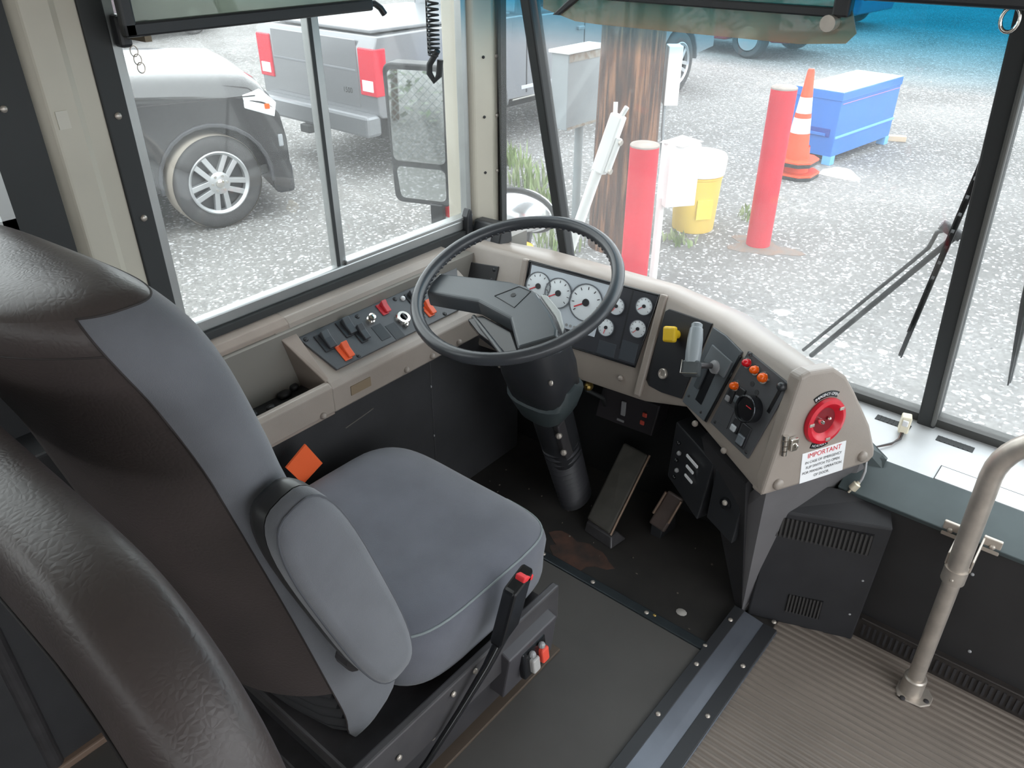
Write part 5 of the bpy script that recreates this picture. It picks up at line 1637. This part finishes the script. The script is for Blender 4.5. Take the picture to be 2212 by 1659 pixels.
pc.prof([(2.25, 1.36), (2.28, 1.85), (3.95, 1.86), (4.5, 1.36)], -.11, -.092, 'side_glass', GLASS_CAR, .004)
pc.box(-.16, .02, -1.83, -.02, .42, .62, 'rear_bumper', mat('bumper_steel', (140, 143, 147), 0.35, 0.5), .03)
pc.box(-.028, -.016, -1.60, -.26, .66, 1.26, 'tailgate', PS, .012)
pc.box(-.032, -.026, -1.58, -.28, .98, 1.0, 'tailgate_crease', mat('crease', (120, 123, 128), 0.4), .003)
MB().sphere(pc.p(-.03, -.93, 1.10), (.09, .012, .07), 16, 8).build('tailgate_emblem', CHROME, sp_)
text('1500', .07, pc.p(-.031, -.42, .80), (1, 0, 0), (0, 0, 1), CHROME, sp_, 'tailgate_badge', .004)
for r0, r1 in ((-.23, .006), (-1.866, -1.63)):
    tl = pc.box(-.035, .11, r0, r1, .78, 1.20, 'tail_light', mat('tail_red', (206, 34, 58), 0.2), .012)
    pc.box(-.040, -.030, r0 + .04, r1 - .04, .82, .92, 'reverse_lamp', WHITEP, .006, tl)
pc.box(1.9, 4.9, -.02, .004, .46, .475, 'sill_line', CHROME, .002)
pc.box(2.05, 5.0, -.02, .006, .56, .60, 'body_crease', mat('crease_light', (206, 208, 212), 0.25, .3), .004)
for f in (2.14, 3.2, 4.25):
    pc.box(f - .008, f + .008, -.01, .003, .52, 1.28, 'door_gap', SEAM, 0)
pc.box(3.05, 3.17, -.01, .03, 1.08, 1.12, 'door_handle', PS, .008)
pc.box(4.15, 4.30, -.01, .03, 1.08, 1.12, 'door_handle', PS, .008)
pc.box(.2, 6.2, -1.65, -.25, .32, .60, 'underbody', mat('under', (34, 34, 36), 0.9), .02)
pc.box(-.20, -.12, -1.05, -.90, .34, .42, 'tow_hitch', RUBBER, .01)
for f in (1.33, 5.48):
    wheel(pc.p(f, .0, .42), pc.r, .42, .28, sp_, 5, f > 3)
    wheel(pc.p(f, -1.86, .42), -pc.r, .42, .28, sp_, 5, False)


def sedan(o, h, paint, lab, nm, grp=None):
    t = thing(nm, lab, 'car', (o[0], o[1], GZ), grp)
    c = Car(t, (o[0], o[1], GZ), h)
    pr = [(2.2, .30), (2.25, .55), (2.1, .72), (1.1, .86), (-1.4, .90), (-2.15, .88), (-2.25, .60), (-2.2, .32), (-1.85, .30)]
    pr += list(reversed(arch(-1.4, .33, .38)))
    pr += [(-.95, .26), (.95, .26)]
    pr += list(reversed(arch(1.4, .33, .38)))
    pr += [(1.85, .28)]
    c.prof(pr, -1.75, 0, 'body', paint, .04)
    c.prof([(1.0, .86), (.35, 1.38), (-.95, 1.40), (-1.6, .88)], -1.6, -.15, 'cabin', paint, .06)
    c.prof([(.80, .92), (.30, 1.32), (-.9, 1.33), (-1.35, .92)], -.16, -.135, 'side_glass', GLASS_CAR, .004)
    c.box(2.15, 2.26, -1.7, -1.3, .55, .70, 'headlight', MATS['lamp_clear'], .02)
    c.box(2.15, 2.26, -.45, -.05, .55, .70, 'headlight', MATS['lamp_clear'], .02)
    c.box(-2.27, -2.18, -1.7, -1.35, .60, .78, 'tail_light', MATS['tail_red'], .02)
    c.box(-2.27, -2.18, -.40, -.05, .60, .78, 'tail_light', MATS['tail_red'], .02)
    for f in (-1.4, 1.4):
        wheel(c.p(f, .01, .33), c.r, .33, .22, t, 5, False)
        wheel(c.p(f, -1.76, .33), -c.r, .33, .22, t, 5, False)
    return t


sedan((-7.6, 16.1), (-1, .12), mat('red_paint', (176, 30, 42), 0.25, coat=.8), 'red car parked far off behind the wooden pole', 'red_car')
sedan((-8.2, 21.0), (-1, .1), mat('blue_paint', (90, 130, 160), 0.25, coat=.8), 'blue grey car beyond the tinted top of the windshield', 'blue_car')
sedan((-16.5, 8.3), (-.2, 1), mat('plum_paint', (96, 84, 90), 0.3, coat=.6), 'dark plum car far behind the black truck hood', 'dark_car')

# fence and hedge behind (seen in the mirror)
fn = thing('chain_fence', 'grey chain link fence reflected in the side mirror', 'fence', (-5.5, -3.9, GZ))
for x_ in (-9.2, -6.8, -4.4, -2.2):
    MB().cyl((x_, -3.9, GZ), (x_, -3.9, 1.5), .035, n=12).build('post', CAB, fn, smooth=40)
MB().cyl((-9.2, -3.9, 1.48), (-2.2, -3.9, 1.48), .02, n=8).build('top_rail', CAB, fn, smooth=40)
wm = MB()
k = -9.2 - 2.3
while k < -2.2:
    for sg_ in (1, -1):
        xa, xb = (k, k + 2.3) if sg_ > 0 else (k + 2.3, k)
        za, zb = GZ, 1.48
        pts_ = []
        for (xx, zz, x2, z2) in ((xa, za, xb, zb),):
            t0, t1 = 0.0, 1.0
            dx = x2 - xx
            for lim, s_ in ((-9.2, 1), (-2.2, -1)):
                f0, f1 = (xx - lim) * s_, (x2 - lim) * s_
                if f0 < 0 and f1 < 0:
                    t0 = 2
                elif f0 < 0:
                    t0 = max(t0, f0 / (f0 - f1))
                elif f1 < 0:
                    t1 = min(t1, f0 / (f0 - f1))
            if t0 < t1:
                wm.cyl((xx + dx * t0, -3.9, zz + (z2 - zz) * t0), (xx + dx * t1, -3.9, zz + (z2 - zz) * t1), .003, n=3, caps=False)
    k += .09
wo = wm.build('wire_mesh', CAB, fn)
wo['kind'] = 'stuff'
hg = MB()
rnd = random.Random(9)
for i in range(5000):
    c = V((rnd.uniform(-10, -1.8), rnd.uniform(-6.4, -5.0), GZ + 3.4 * rnd.random() ** .8))
    a, b = rnd.uniform(0, 6.28), rnd.uniform(-.8, .8)
    e = V((math.cos(a), math.sin(a), b)).normalized() * rnd.uniform(.05, .13)
    f = e.cross(V((0, 0, 1))).normalized() * rnd.uniform(.03, .06)
    hg.add([c - e, c + f, c + e, c - f], [(0, 1, 2, 3)])
hg_t = thing('hedge', 'dull green leafy hedge growing behind the chain link fence', 'hedge', (-6, -5.7, GZ))
o = hg.build('foliage', mat('hedge_green', (126, 142, 116), 0.8, rgb2=(158, 166, 148), scale=2), hg_t)
o['kind'] = 'stuff'
for x_ in (-9, -7.5, -6, -4.5, -3):
    MB().cyl((x_, -5.7, GZ), (x_ + .1, -5.7, 1.6), .05, .02, n=8).build('stem', mat('stem_brown', (92, 78, 66), 0.9), hg_t, smooth=50)
